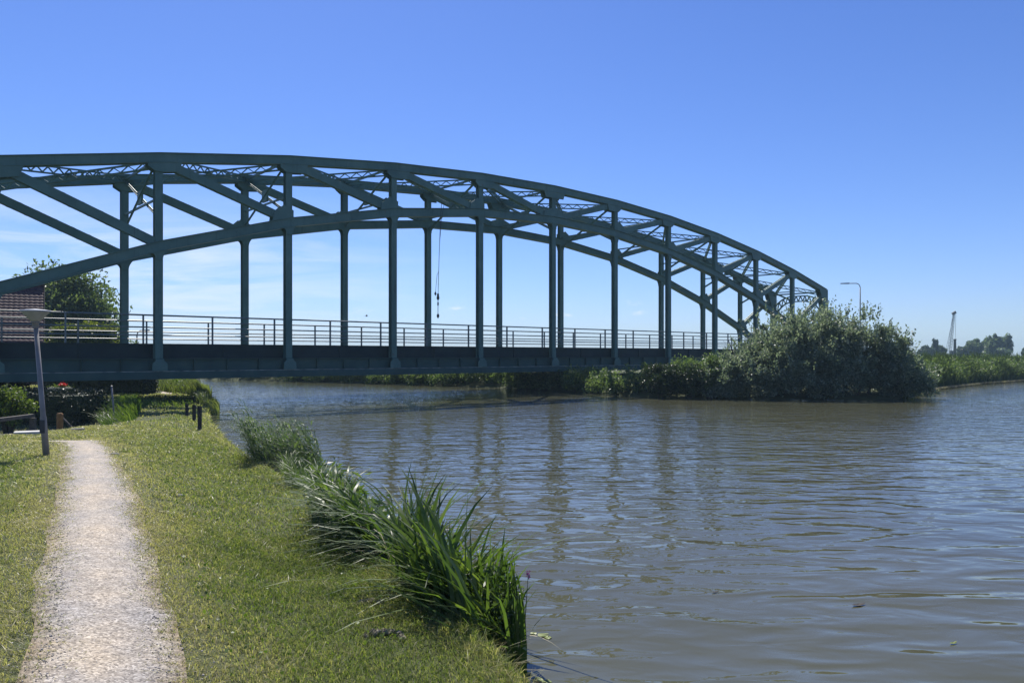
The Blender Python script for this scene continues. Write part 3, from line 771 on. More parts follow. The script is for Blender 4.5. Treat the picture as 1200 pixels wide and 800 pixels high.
def hedge_box(name, x0, x1, y0, y1, z0, z1, n, leaf, mat, label, rz=0, seed=1, cat='hedge', rough=.07):
    """clipped hedge: leaves packed in the outer shell of a block round a woody core"""
    rng = np.random.default_rng(seed); cx, cy = (x0+x1)/2, (y0+y1)/2
    t = thing(name, (cx, cy, z0), label, cat, rz=rz)
    hx, hy, hz = (x1-x0)/2, (y1-y0)/2, z1-z0
    areas = np.array([hx*hz*2, hx*hz*2, hy*hz*2, hy*hz*2, hx*hy*4]); k = rng.choice(5, n, p=areas/areas.sum())
    a, b = rng.uniform(-1, 1, n), rng.uniform(-1, 1, n); P = np.zeros((n, 3)); D = np.zeros((n, 3))
    for i, (sx, sy) in enumerate(((0, -1), (0, 1), (-1, 0), (1, 0))):
        q = k == i
        P[q] = np.stack([np.where(sx == 0, a[q]*hx, sx*hx), np.where(sy == 0, a[q]*hy, sy*hy), (b[q]+1)/2*hz], 1); D[q] = (sx, sy, 0)
    q = k == 4; P[q] = np.stack([a[q]*hx, b[q]*hy, np.full(q.sum(), hz)], 1); D[q] = (0, 0, 1)
    wob = rough*(np.sin(P[:, 0]*2.7+P[:, 2]*1.9)+np.sin(P[:, 2]*3.3+P[:, 1]*2.1))
    P += D*(wob+rng.normal(0, rough*1.1, n)-.03)[:, None]
    v, f = leaves(P, leaf, .55, .2, D, rng)
    np_mesh('foliage', v, f, mat=mat, parent=t)
    mb = MB(); mb.box(-hx+.14, hx-.14, -hy+.14, hy-.14, 0, hz-.16); mb.build('woody_core', M['lf_dark'], t)
    return t

# --- house and garden on the left
rdir = Vector((-.520, .854, 0)); udir = Vector((-.854, -.520, 0))
E0 = Vector((-32.9, 54.0, 3.4))          # right eave corner
hz0 = float(H(-36, 58))
house = thing('house', (E0.x, E0.y, hz0), 'house with a dark red tiled roof behind the bridge', 'house', rz=math.atan2(udir.y, udir.x))
# local: x along the ridge (to the left), y: local +y = rot90 of x
ly = Vector((-udir.y, udir.x, 0)); sgn = 1 if ly.dot(rdir) > 0 else -1
ez, rzr = 3.4-hz0, 7.85-hz0; LEN = 11.0; DEP = 4.2
def hp(x, y, z): return (x, sgn*y, z)
wl_ = MB()
wl_.box(.25, LEN-.25, min(sgn*.5, sgn*(2*DEP-.5)), max(sgn*.5, sgn*(2*DEP-.5)), -.2, ez-.02)
for xg in (.25, LEN-.25):
    b0 = len(wl_.v); e = .12 if xg < 1 else -.12
    wl_.v += [hp(xg, .5, ez-.02), hp(xg, 2*DEP-.5, ez-.02), hp(xg, DEP, rzr-.35), hp(xg+e, .5, ez-.02), hp(xg+e, 2*DEP-.5, ez-.02), hp(xg+e, DEP, rzr-.35)]
    wl_.f += [(b0, b0+1, b0+2), (b0+5, b0+4, b0+3), (b0, b0+2, b0+5, b0+3), (b0+2, b0+1, b0+4, b0+5)]
wl_.build('wall', M['wall'], house)
rf = []; nx_, nr = 150, 20
xs = np.linspace(0, LEN, nx_)
V = []; Q = []; n0 = 0
for sl in (0, 1):
    for r_ in range(nr):
        for e, q in ((0, r_/nr), (1, (r_+1.12)/nr)):
            yy = q*DEP; zz = ez+(rzr-ez)*q+(.05 if e == 0 else .0)
            if sl: yy = 2*DEP-yy
            row = np.stack([xs, np.full(nx_, sgn*yy), zz+.035*np.abs(np.sin(xs*math.pi/.32))], 1); V.append(row)
        i = np.arange(nx_-1); Q.append(np.stack([n0+i, n0+i+1, n0+nx_+i+1, n0+nx_+i], 1)); n0 += 2*nx_
        # front lip of the course
        lip0 = V[-2].copy(); lip1 = lip0.copy(); lip1[:, 2] -= .055; V += [lip0, lip1]
        Q.append(np.stack([n0+i, n0+nx_+i, n0+nx_+i+1, n0+i+1], 1)); n0 += 2*nx_
ro = np_mesh('roof', np.concatenate(V), np.concatenate(Q), mat=M['tile'], parent=house)
rb = MB(); rb.tube([hp(-.02, DEP, rzr+.06), hp(LEN/2, DEP, rzr+.06), hp(LEN+.02, DEP, rzr+.06)], .13, 8); rb.build('ridge', M['tile'], ro)
vb = MB()
for xg in (.03,):
    vb.bar(hp(xg-.06, 0, ez-.03), hp(xg-.06, DEP, rzr-.03), .05, .2); vb.bar(hp(xg-.06, 2*DEP, ez-.03), hp(xg-.06, DEP, rzr-.03), .05, .2)
vb.build('verge_board', M['darkwood'], ro)
for xw in (1.2, 3.6):
    w_ = MB()
    for (a0, a1, z0, z1) in ((xw, xw+1.5, .25, .33), (xw, xw+1.5, 2.05, 2.13), (xw, xw+.08, .33, 2.05), (xw+1.42, xw+1.5, .33, 2.05), (xw+.71, xw+.79, .33, 2.05)):
        w_.box(a0, a1, min(sgn*.44, sgn*.50), max(sgn*.44, sgn*.50), z0, z1)
    wo = w_.build('window', M['white'], house)
    gl_ = MB(); gl_.box(xw+.08, xw+1.42, min(sgn*.47, sgn*.49), max(sgn*.47, sgn*.49), .335, 2.045); gl_.build('pane', M['glass'], wo)
tree('garden_tree', (-40.9, 70, 1.0), 5.1, (5.5, 4.4, 5.1), 170, 250, .38, M['lf_tree'], 'broad leafy tree rising behind the tiled house roof', seed=11, clump_r=.30, tr=.3)
hedge_box('garden_hedge', -30.2, -26.6, 50.2, 52.2, .5, 4.55, 9000, .16, M['lf_yellow'], 'tall yellow-green hedge seen through the bridge railing', rz=R(12), seed=3, rough=.13)
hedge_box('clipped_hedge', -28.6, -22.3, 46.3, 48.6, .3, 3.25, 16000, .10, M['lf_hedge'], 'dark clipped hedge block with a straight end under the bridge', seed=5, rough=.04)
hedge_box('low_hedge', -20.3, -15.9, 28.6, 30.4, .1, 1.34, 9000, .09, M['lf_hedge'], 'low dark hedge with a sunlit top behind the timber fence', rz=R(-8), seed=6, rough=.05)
def shrub(name, loc, rad, clumps, per, leaf, mat, label, cat='shrub', group=None, seed=1, flat=None, clump_r=.3, aspect=.5, stems=9):
    t = thing(name, loc, label, cat, group)
    mb = MB(); rng = random.Random(seed)
    for i in range(stems):
        a = i*2.4; k = rng.uniform(.3, .75)
        mb.tube([(.1*math.cos(a), .1*math.sin(a), -.1), (rad[0]*k*.5*math.cos(a), rad[1]*k*.5*math.sin(a), rad[2]*.7), (rad[0]*k*math.cos(a), rad[1]*k*math.sin(a), rad[2]*1.35)], [.05*rad[2]**.5, .035, .01], 6)
    mb.build('stems', M['bark'], t)
    crown('foliage', (loc[0], loc[1], loc[2]+rad[2]*.95), rad, clumps, per, leaf, mat, t, clump_r, aspect, loc[2]+.05 if flat is None else flat, seed)
    return t
shrub('shrub', (-16.15, 24.6, .3), (.95, 1.1, .8), 44, 110, .10, M['lf_lit'], 'light green leafy shrub behind the timber fence at the left edge', seed=8)
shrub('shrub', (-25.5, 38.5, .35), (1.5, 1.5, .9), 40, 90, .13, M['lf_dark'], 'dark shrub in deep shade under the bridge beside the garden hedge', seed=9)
shrub('shrub', (-34.8, 68, .9), (1.8, 1.5, 2.1), 30, 90, .22, M['lf_tree'], 'dark green shrub seen through the railing right of the garden tree', seed=10)
# planter with red flowers in the garden
pl = thing('flower_planter', (at(71, 455, 44).x, 44, .35), 'pale garden planter with red flowers under the bridge', 'planter')
mb = MB(); mb.box(-.55, .5, -.2, .2, 0, .42); mb.box(-.6, .55, -.25, .25, .423, .5); mb.build('trough', M['concrete'], pl)
v, f = leaves(np.stack([RNG.normal(.1, .10, 120), RNG.normal(0, .08, 120), .60+np.abs(RNG.normal(0, .09, 120))], 1), .1, .8); np_mesh('flowers', v, f, mat=M['redpetal'], parent=pl)
v, f = leaves(np.stack([RNG.normal(0, .3, 200), RNG.normal(0, .12, 200), .5+np.abs(RNG.normal(0, .08, 200))], 1), .1, .5); np_mesh('foliage', v, f, mat=M['lf_lit'], parent=pl)

# park lamp
lp = thing('lamp_post', (-8.55, 14.1, float(H(-8.55, 14.1))), 'grey lamp post with a wide white bowl leaning beside the path', 'lamp post')
tip = Vector((-.20, 0, 2.46))
def lpt(q): return Vector((tip.x*q, 0, tip.z*q))
mb = MB(); mb.tube([lpt(-.04), lpt(.28), lpt(.30), lpt(.98)], [.058, .054, .045, .038], 14); mb.build('pole', M['galv'], lp, True)
mb = MB(); mb.lathe([(.055, -.09), (.055, .0), (.075, .01), (.075, .03), (.03, .03)], tuple(tip-Vector((0, 0, .03))), 16); mb.build('collar', M['galv'], lp, True)
mb = MB(); mb.lathe([(.02, 0), (.075, .005), (.105, .04), (.235, .178), (.243, .19), (.236, .19), (.10, .05), (.02, .02)], tuple(tip), 28); mb.build('lamp_bowl', M['bowl'], lp, True)
mb = MB(); mb.lathe([(.25, .191), (.25, .205), (.17, .218), (.01, .232)], tuple(tip), 28); mb.build('lid', M['white'], lp, True)
mb = MB(); mb.box(-.085, .0, -.064, -.04, .42, .66); mb.box(-.05, -.035, -.069, -.0645, .52, .56); mb.build('hatch', M['darksteel'], lp)
# timber fence
fx = [(-12.55, 15.2), (-12.75, 17.0), (-12.85, 18.7), (-12.85, 20.6)]
fn = thing('timber_fence', (-12.75, 18, .6), 'low grey timber rail fence at the left edge of the bank', 'fence')
fb = Vector((-12.75, 18, .6))
for (a, b) in fx:
    mb = MB(); mb.box(a-.06-fb.x, a+.06-fb.x, b-.06-fb.y, b+.06-fb.y, float(H(a, b))-.3-fb.z, 1.02-fb.z+(.0)); mb.build('post', M['wood'], fn)
for zz in (1.08, .66):
    for i in range(3):
        a, b = fx[i], fx[i+1]
        mb = MB(); mb.bar((a[0]-fb.x+(.075 if zz < 1 else 0), a[1]-fb.y-(0), zz-fb.z), (b[0]-fb.x+(.075 if zz < 1 else 0), b[1]-fb.y-.01, zz-fb.z), .12 if zz > 1 else .05, .09 if zz > 1 else .14); mb.build('rail', M['wood'], fn)
# concrete edge slab of the little ditch crossing
mb = MB(); mb.box(-.34, .3, -.2, .2, .0, .10); mb.box(-.3, .27, -.16, .16, -.5, -.002)
sl = mb.build('culvert_slab', M['concrete']); sl.location = (-12.3, 19.6, .66); sl.rotation_euler = (0, 0, R(28)); tag(sl, 'pale concrete slab beside the timber fence and lamp post', 'concrete slab')
mb = MB(); mb.box(-.16, .16, -.12, .12, 0, .08); sl = mb.build('culvert_slab', M['stone']); sl.location = (-12.0, 21.2, float(H(-12, 21.2))); sl.rotation_euler = (0, 0, R(20)); tag(sl, 'small grey stone slab at the foot of the orange post', 'concrete slab')
mb = MB(); mb.tube([(0, 0, -.3), (0, 0, .62), (0, 0, .66)], [.085, .085, .06], 12); mb.tube([(0, 0, .5), (0, 0, .56)], .09, 12)
op = mb.build('wooden_post', M['orangewood']); op.location = (-12.95, 22.0, .38); tag(op, 'short orange-brown timber post beyond the lamp post', 'post')
sp = thing('sign_pole', (-14.85, 28.6, float(H(-14.85, 28.6))), 'thin grey pole standing in front of the dark clipped hedge', 'pole')
mb = MB(); mb.tube([(.06, 0, -.2), (0, 0, .7), (-.06, 0, 1.42)], .032, 10); mb.build('pole', M['galv'], sp, True)
mb = MB(); mb.lathe([(.042, 0), (.042, .03), (.005, .05)], (-.06, 0, 1.42), 10); mb.build('cap', M['galv'], sp)
mb = MB(); mb.tube([(-.35, 0, .62), (-.05, 0, .3), (.25, .1, -.05)], [.03, .04, .035], 7); mb.tube([(-.12, 0, .36), (.02, -.05, .5)], [.025, .012], 6)
br = mb.build('leaning_branch', M['wood']); br.location = (-14.4, 25.2, float(H(-14.4, 25.2))); tag(br, 'bare grey branch leaning in the shade below the hedge', 'branch')
# mooring posts by the water
for (px, py, pt_, lab) in ((234, 506, 477, 'nearest and tallest of three dark timber posts by the water'), (227.5, 494, 474, 'middle of three dark timber posts by the water'), (219, 487, 471, 'farthest of three dark timber posts in the bridge shadow')):
    Yp = F*(EYE-.34)/(py-HOR); X = (px-600)/F*Yp; zg = float(H(X, Yp)); hh_ = (py-pt_)/F*Yp
    mb = MB(); mb.hexa([(-.045, -.045, -.3), (.045, -.045, -.3), (.045, .045, -.3), (-.045, .045, -.3), (-.05, -.05, hh_), (.05, -.05, hh_), (.05, .05, hh_-.03), (-.05, .05, hh_-.03)])
    mb.tube([(0, 0, hh_-.10), (0, 0, hh_-.07)], .072, 10)
    o = mb.build('mooring_post', M['darkwood']); o.location = (X, Yp, zg); tag(o, lab, 'post', 'mooring posts by the water')
# street lamps
def street_lamp(loc, h, arm, head, label, mat, adir=-1):
    t = thing('street_lamp', loc, label, 'street lamp')
    mb = MB(); mb.tube([(0, 0, -.2), (0, 0, h*.4), (0, 0, h-.5)], [.10, .08, .06], 10)
    cv = [(adir*.5*(1-math.cos(a)), 0, h-.5+.5*math.sin(a)) for a in np.linspace(0, math.pi/2, 7)]
    mb.tube(cv+[(adir*arm, 0, h)], .05, 8); mb.build('pole', mat, t, True)
    mb = MB(); s_ = adir
    xa, xb = sorted((s_*arm, s_*(arm+head)))
    mb.hexa([(xa, -.12, h-.07), (xb, -.12, h-.07), (xb, .12, h-.07), (xa, .12, h-.07), (xa, -.09, h+.03), (xb, -.09, h+.08), (xb, .09, h+.08), (xa, .09, h+.03)])
    mb.build('lamp_head', M['galv'], t); return t
lpx = at(1008, 332, 91)
street_lamp((lpx.x, 91, EYE+.35), lpx.z-EYE-.35, 1.3, 1.0, 'grey street lamp rising behind the big willow bush', M['galv'])
lpx = at(160.5, 387, 75)
street_lamp((lpx.x, 75, .95), lpx.z-.95, .5, .7, 'small dark street lamp seen through the left railing', M['darksteel'], 1)

# --- big willow bush on the point
bw = thing('willow_bush', (18.6, 48.6, .15), 'large rounded grey-green willow bush on the water in front of the bridge end', 'bush')
rng = np.random.default_rng(21)
lob = [((15.3, 47.6, 1.7), (2.3, 2.2, 2.0)), ((17.1, 48.6, 2.7), (2.9, 2.7, 2.7)), ((19.5, 48.8, 3.0), (3.0, 2.8, 2.9)), ((21.8, 48.6, 2.7), (2.7, 2.6, 2.8)), ((23.6, 48.2, 2.0), (2.2, 2.1, 2.3)), ((18.8, 47.2, 1.6), (3.8, 2.0, 1.7)), ((13.4, 47.6, 1.0), (1.8, 1.7, 1.4)), ((24.8, 47.6, 1.0), (1.5, 1.5, 1.1))]
P, D = [], []
for c_, r_ in lob:
    k = int(150*r_[0]*r_[2]/5)
    cc, _ = blob_points(k, c_, np.array(r_)*.86, .45, rng)
    for p in cc:
        hol = math.sin(p[0]*1.9+1.3*math.sin(p[2]*1.4))+math.sin(p[2]*2.3+p[1]*1.7+p[0]*.6)
        if hol < -.9 and rng.random() < .7: continue
        m_ = int(rng.uniform(60, 130)); d = rng.normal(size=(m_, 3)); d /= np.linalg.norm(d, axis=1, keepdims=True)
        P.append(p+d*(rng.random(m_)**.5)[:, None]*rng.uniform(.3, .75)*np.array([1, 1, .85])); D.append(d)
# upright shoots breaking the outline
for _ in range(420):
    c_, r_ = lob[rng.choice(len(lob), p=[.1, .2, .22, .18, .1, .08, .07, .05])]
    d = rng.normal(size=3); d[2] = abs(d[2])*1.2; d /= np.linalg.norm(d)
    b_ = np.array(c_)+d*np.array(r_)*.9; ln = rng.uniform(.4, 1.1)
    ax = d*.5+np.array([rng.normal(0, .18), rng.normal(0, .18), 1.0]); ax /= np.linalg.norm(ax)
    tq = np.linspace(0, 1, 13)[:, None]
    P.append(b_+ax*tq*ln+rng.normal(0, .05, (13, 3))); D.append(np.repeat((ax*1.5)[None], 13, 0))
P = np.concatenate(P); D = np.concatenate(D); k = P[:, 2] > .12; P, D = P[k], D[k]
v, f = leaves(P, .19, .46, .25, D, rng)
np_mesh('foliage', v-np.array(bw.location), f, mat=M['lf_willow'], parent=bw)
mb = MB(); rr = random.Random(3)
for i in range(26):
    x = rr.uniform(-4, 4); a = rr.uniform(0, 6.28)
    mb.tube([(x, rr.uniform(-.8, .8), -.4), (x*1.1+.4*math.cos(a), .5*math.sin(a), 1.6), (x*1.2+1.0*math.cos(a), 1.0*math.sin(a), 3.6)], [.09, .06, .015], 6)
mb.build('stems', M['bark'], bw)

# --- shrubs and scrub of the far bank
sh_list = [(9.4, 48.6, 1.7, 1.15, 'lf_dark', 'dark shaded shrub overhanging the water at the left end of the far point'),
           (11.1, 48.0, 1.6, 1.1, 'lf_dark', 'low black-green shrub on the point left of the willow bush'),
           (12.4, 48.2, 1.3, 1.35, 'lf_scrub', 'sunlit green-topped shrub touching the left side of the willow bush')]
for i, (x, y, r_, h_, mt, lab) in enumerate(sh_list):
    shrub('bank_shrub', (x, y, .1), (r_, r_*.9, h_), 75, 130, .16, M[mt], lab, 'shrub', None, 30+i)
P, D = [], []; rng = np.random.default_rng(5)
def scrub_run(x0, x1, step, off, hmean, dens):
    x = x0
    while x < x1:
        y = float(np.interp(x, FS_X, FS_Y))+off+rng.uniform(-.3, 2.2)
        h_ = hmean*rng.uniform(.65, 1.3); r_ = rng.uniform(.9, 1.9)
        cc, _ = blob_points(int(14*r_), (x, y, h_*.5+.1), (r_, r_, h_*.5), .4, rng)
        for p in cc:
            m_ = int(dens*rng.uniform(.6, 1.4)); d = rng.normal(size=(m_, 3)); d /= np.linalg.norm(d, axis=1, keepdims=True)
            P.append(p+d*(rng.random(m_)**.5)[:, None]*rng.uniform(.3, .7)); D.append(d)
        x += step*rng.uniform(.6, 1.4)
scrub_run(-75, -20, 1.2, 1.2, 2.3, 60)
scrub_run(-22, 8.5, .7, .4, 1.7, 90)
scrub_run(-18, 3, 1.1, 2.4, 2.3, 80)
scrub_run(9, 15, .6, 1.6, 2.2, 90)
P = np.concatenate(P); D = np.concatenate(D); k = P[:, 2] > .05; P, D = P[k], D[k]
v, f = leaves(P, .20, .45, .25, D, rng)
tag(np_mesh('bank_scrub', v, f, mat=M['lf_scrub']), kind='stuff', label='continuous mass of green scrub along the far shore under the bridge', cat='scrub')
# reed bed right of the bush
n = 52000
x = RNG.uniform(24.5, 100, n)**1.0; x = 24.5+(x-24.5)*RNG.random(n)**.5
off = RNG.gamma(1.5, 2.2, n)+.35
y = np.interp(x, FS_X, FS_Y)+off
hg_ = RNG.uniform(1.5, 2.4, n)*np.clip(.45+off*.35, .4, 1)*(1+.22*np.sin(x*.9)+.15*np.sin(x*2.3+y))
b1 = blades(np.stack([x, y, H(x, y)-.05], 1), hg_, RNG.normal(0, .28, (n, 2))+np.array([-.22, 0]), RNG.uniform(.04, .10, n), .25, 3)
tag(np_mesh('reed_bed', b1[0], b1[1], b1[2], mat=M['bl_bank']), kind='stuff', label='tall green reed bed along the right-hand far shore', cat='reeds')
P, D = [], []
for _ in range(460):
    x_ = rng.uniform(25.5, 85); y_ = float(np.interp(x_, FS_X, FS_Y))+rng.uniform(.9, 8); r_ = rng.uniform(.6, 1.5)
    m_ = int(90*r_); d = rng.normal(size=(m_, 3)); d /= np.linalg.norm(d, axis=1, keepdims=True)
    P.append(np.array([x_, y_, 1.3+rng.uniform(-.3, .55)])+d*(rng.random(m_)**.5)[:, None]*np.array([r_, r_, r_*.75])); D.append(d)
P = np.concatenate(P); D = np.concatenate(D); k = P[:, 2] > .2
v, f = leaves(P[k], .22, .4, .4, D[k], rng)
tag(np_mesh('bank_herbs', v, f, mat=M['lf_scrub']), kind='stuff', label='leafy green growth among the reeds on the right-hand shore', cat='undergrowth')
# pale strip of dead reed washed along the right shore
n = 9000
x = RNG.uniform(27.5, 90, n); y = np.interp(x, FS_X, FS_Y)+RNG.normal(.05, .22, n)
b1 = blades(np.stack([x, y, np.full(n, .03)+RNG.uniform(0, .1, n)], 1), RNG.uniform(.02, .12, n), RNG.normal(0, .3, (n, 2)), RNG.uniform(.03, .07, n), .2, 2)
tag(np_mesh('dead_reed_strip', b1[0], b1[1], b1[2], mat=M['bl_dead']), kind='stuff', label='pale strip of dead reed washed along the right-hand shore', cat='dead reed')

# --- trees, crane and chimney on the right horizon
Yf = 255.0; PXM = Yf/F
def far_tree(name, px, ty, hw, mat, label, group, seed, tall):
    X = (px-600)*PXM; hgt = (HOR-ty)*PXM+EYE-1.0
    rz_ = hgt*.46 if tall else hgt*.42
    return tree(name, (X, Yf+random.uniform(-6, 6), 1.0), hgt-rz_, (hw*PXM, hw*PXM, rz_), 40 if tall else 60, 150, .62, M[mat], label, 'tree', group, seed, .36, 4, .6, .25)
far_tree('poplar_tree', 1090, 395.5, 3.6, 'lf_fardark', 'lone slim dark poplar just right of the willow bush', None, 41, True)
far_tree('far_tree', 1078, 405, 9, 'lf_fardark', 'low dark tree on the horizon touching the willow bush', None, 42, False)
far_tree('far_tree', 1098, 404.5, 7, 'lf_fardark', 'low dark tree on the horizon left of the crane', None, 43, False)
far_tree('far_tree', 1133, 397.5, 10.5, 'lf_far', 'rounded grey-green tree on the horizon right of the chimney', None, 44, False)
far_tree('far_tree', 1149, 397.5, 5, 'lf_far', 'small pointed tree between the rounded tree and the poplars', None, 45, True)
for i, (px, ty, hw, lab) in enumerate(((1157.5, 392, 5.5, 'leftmost'), (1166.5, 391.5, 5.5, 'second from left'), (1176, 390.5, 6.5, 'third from left'), (1186.5, 391, 7.5, 'rightmost and broadest'))):
    far_tree('poplar_tree', px, ty, hw, 'lf_far', lab+' of four tall poplars on the right horizon', 'poplars on the right horizon', 50+i, True)
far_tree('far_tree', 1122, 406, 8, 'lf_fardark', 'low dark tree at the foot of the chimney', None, 47, False)
far_tree('far_tree', 1168, 407, 16, 'lf_far', 'low wide bushy tree in front of the tall poplars', None, 48, False)
far_tree('far_tree', 1200, 406.5, 9, 'lf_fardark', 'low dark tree at the right edge of the horizon', None, 49, False)
Yc = 290.0
cr = thing('crane', (at(1113, 416, Yc).x, Yc, 1.0), 'slender lattice boom crane on the right horizon', 'crane')
cb = Vector(cr.location); A = at(1112.5, 412, Yc)-cb; B = at(1118, 367, Yc)-cb
bo = MB(); n = 26; wd = .5
for sx in (-1, 1):
    for sy in (-1, 1):
        bo.bar(A+Vector((sx*wd, sy*wd, 0)), B+Vector((sx*wd*.5, sy*wd*.5, 0)), .10, .10)
for j in range(n):
    q0, q1 = j/n, (j+1)/n; w0, w1 = wd*(1-.5*q0), wd*(1-.5*q1); e = 1 if j % 2 else -1
    for sy in (-1, 1):
        bo.bar(A.lerp(B, q0)+Vector((e*w0, sy*w0, 0)), A.lerp(B, q1)+Vector((-e*w1, sy*w1, 0)), .06, .06)
bo.build('boom', M['darksteel'], cr)
mb = MB(); mb.bar(B+Vector((-.6, 0, -.3)), B+Vector((.6, 0, .5)), .7, .9); mb.build('boom_head', M['darksteel'], cr)
mb = MB(); mb.tube([B+Vector((.7, 0, 0)), at(1119.3, 400, Yc)-cb], .05, 5); mb.tube([B, A+Vector((-1.6, 0, -.5))], .05, 5); mb.build('cables', M['darksteel'], cr)
mb = MB(); mb.box(-2.8, 1.2, -1.3, 1.3, .4, 2.2); mb.box(-.2, 1.5, -1.5, -.2, 2.2, 3.4); mb.box(-2.6, 2.2, -1.7, -1.0, -.2, .5); mb.box(-2.6, 2.2, 1.0, 1.7, -.2, .5); mb.build('cab', M['darksteel'], cr)
mb = MB(); hc = at(1119, 397, 280).z-1
mb.lathe([(.55, 0), (.42, hc-.6), (.5, hc-.55), (.5, hc), (.3, hc)], (0, 0, 0), 14)
ch = mb.build('chimney', M['darksteel'], None, True); ch.location = (at(1119, 400, 280).x, 280, 1.0); tag(ch, 'narrow dark chimney standing just right of the crane', 'chimney')
# birds
def bird(loc, span, yaw, mat, label, flap):
    t = thing('bird', loc, label, 'bird', rz=yaw); s_ = span
    mb = MB()
    mb.lathe([(.002, -.30), (.03, -.2), (.055, -.05), (.05, .08), (.032, .16), (.035, .2), (.012, .25), (.002, .28)], (0, 0, 0), 10)
    v_ = [(z*s_, x*s_, y*s_) for (x, y, z) in mb.v]; mb.v = v_
    mb.hexa([(-.42*s_, -.06*s_, -.005), (-.25*s_, -.02*s_, -.008), (-.25*s_, .02*s_, -.008), (-.42*s_, .06*s_, -.005), (-.42*s_, -.06*s_, .003), (-.25*s_, -.02*s_, .01), (-.25*s_, .02*s_, .01), (-.42*s_, .06*s_, .003)])
    mb.build('body', mat, t, True)
    for sd in (-1, 1):
        w = MB(); pts = [(0, .04, .10, -.08), (.22, flap*.5+.04, .12, -.07), (.5, flap, .02, -.12)]
        for i in range(2):
            (y0, z0, f0, b0), (y1, z1, f1, b1) = pts[i], pts[i+1]
            w.hexa([(b0*s_, sd*y0*s_, z0*s_), (f0*s_, sd*y0*s_, z0*s_), (f1*s_, sd*y1*s_, z1*s_), (b1*s_, sd*y1*s_, z1*s_), (b0*s_, sd*y0*s_, z0*s_+.012), (f0*s_, sd*y0*s_, z0*s_+.014), (f1*s_, sd*y1*s_, z1*s_+.006), (b1*s_, sd*y1*s_, z1*s_+.006)])
        w.build('wing', mat, t)
bird(at(429.5, 370.5, 110), .9, R(20), M['feather_dark'], 'small dark bird flying low left of the bridge centre', .22)
bird(at(798.5, 337, 70), .62, R(-10), M['feather_grey'], 'pale gull flying between the right-hand bridge hangers', .14)

# ------------------------------------------------------------------ bank plants in the foreground
def cluster(nm, label, cat, loc, parts_, group=None):
    t = thing(nm, loc, label, cat, group)
    for (pn, v, q, tr, mt) in parts_:
        np_mesh(pn, v-np.array(loc), q, tr, mat=M[mt], parent=t)
    return t
def reed_stems(cx, cy, rx, ry, n, h0, h1, lean, rng):
    """common reed: stem with narrow leaves streaming off it downwind"""
    a = rng.uniform(0, 6.28, n); r_ = np.sqrt(rng.random(n)); x = cx+rx*r_*np.cos(a); y = cy+ry*r_*np.sin(a)
    base = np.stack([x, y, np.maximum(H(x, y), -.1)], 1); hgt = rng.uniform(h0, h1, n)
    tip = np.array(lean)*hgt[:, None]*rng.uniform(.5, 1.2, n)[:, None]+rng.normal(0, .08, (n, 2))
    st = blades(base, hgt, tip, np.full(n, .008), .05, 4, rng=rng)
    B, Hh, Ln, Wd = [], [], [], []
    for i in range(n):
        for q in rng.uniform(.12, 1.0, 13):
            p = base[i].copy(); p[:2] += tip[i]*q**2; p[2] += hgt[i]*(q-.05*q**3)
            B.append(p); L = rng.uniform(.22, .42); an = rng.normal(math.atan2(lean[1], lean[0]), .75)
            Hh.append(L*rng.uniform(.1, .75)); Ln.append((math.cos(an)*L*.85, math.sin(an)*L*.85)); Wd.append(rng.uniform(.014, .028))
    lf = blades(np.array(B), np.array(Hh), np.array(Ln), np.array(Wd), .55, 3, rng=rng)
    return st, lf
rng = np.random.default_rng(77)
st, lf = reed_stems(-4.8, 16.6, .72, 1.3, 520, .75, 1.5, (-.42, -.05), rng)
cluster('reed_clump', 'feathery blue-green reed clump at the bend of the bank, blown to the left', 'reed clump', (-4.85, 16.5, .2), [('stems', *st, 'bl_reed'), ('leaves', *lf, 'bl_reed')])
# tall grass tussock between the reeds and the irises
def tuft(cx, cy, rx, ry, n, h0, h1, lean, wmin, wmax, droop, rng, spread=.35, segs=4, ang=0.0):
    a = rng.uniform(0, 6.28, n); r_ = np.sqrt(rng.random(n)); u = rx*r_*np.cos(a); w = ry*r_*np.sin(a)
    x = cx+u*math.cos(ang)-w*math.sin(ang); y = cy+u*math.sin(ang)+w*math.cos(ang)
    base = np.stack([x, y, np.maximum(H(x, y), -.05)-.02], 1); hgt = rng.uniform(h0, h1, n)
    out = np.stack([np.cos(a), np.sin(a)], 1)*r_[:, None]*spread
    ln = (np.array(lean)+out+rng.normal(0, spread*.6, (n, 2)))*hgt[:, None]
    return blades(base, hgt, ln, rng.uniform(wmin, wmax, n), droop, segs, rng=rng)
BA = math.atan2(1, -.47)     # run of the bank
t1 = tuft(-3.3, 13.2, 1.6, .55, 3600, .4, 1.1, (-.28, -.1), .008, .017, .45, rng, .4, 4, BA)
t2 = tuft(-2.95, 12.7, 1.7, .5, 260, .8, 1.3, (-.2, 0), .006, .011, .2, rng, .2, 4, BA)
cluster('grass_tussock', 'bright green long grass tussock between the reeds and the irises', 'grass tussock', (-3.3, 13.0, .3), [('blades', *t1, 'bl_sedge'), ('seed_stalks', *t2, 'bl_reed')])
t1 = tuft(-1.75, 9.6, 2.0, .65, 1500, .6, 1.40, (-.30, -.1), .024, .046, .52, rng, .5, 5, BA)
t9 = tuft(-1.75, 9.6, 2.0, .65, 900, .6, 1.25, (-.30, -.1), .020, .04, .6, rng, .6, 5, BA)
n = 14000; P = np.stack([rng.normal(-1.6, .68, n), np.zeros(n), np.zeros(n)], 1); P[:, 1] = 9.5+(P[:, 0]+1.6)*-1.9+rng.normal(0, .34, n)
g0 = np.maximum(H(P[:, 0], P[:, 1]), 0); P[:, 2] = g0+rng.uniform(.02, .95, n)*rng.uniform(.5, 1, n)
P = P[P[:, 0] < bank_x(P[:, 1])+.25]
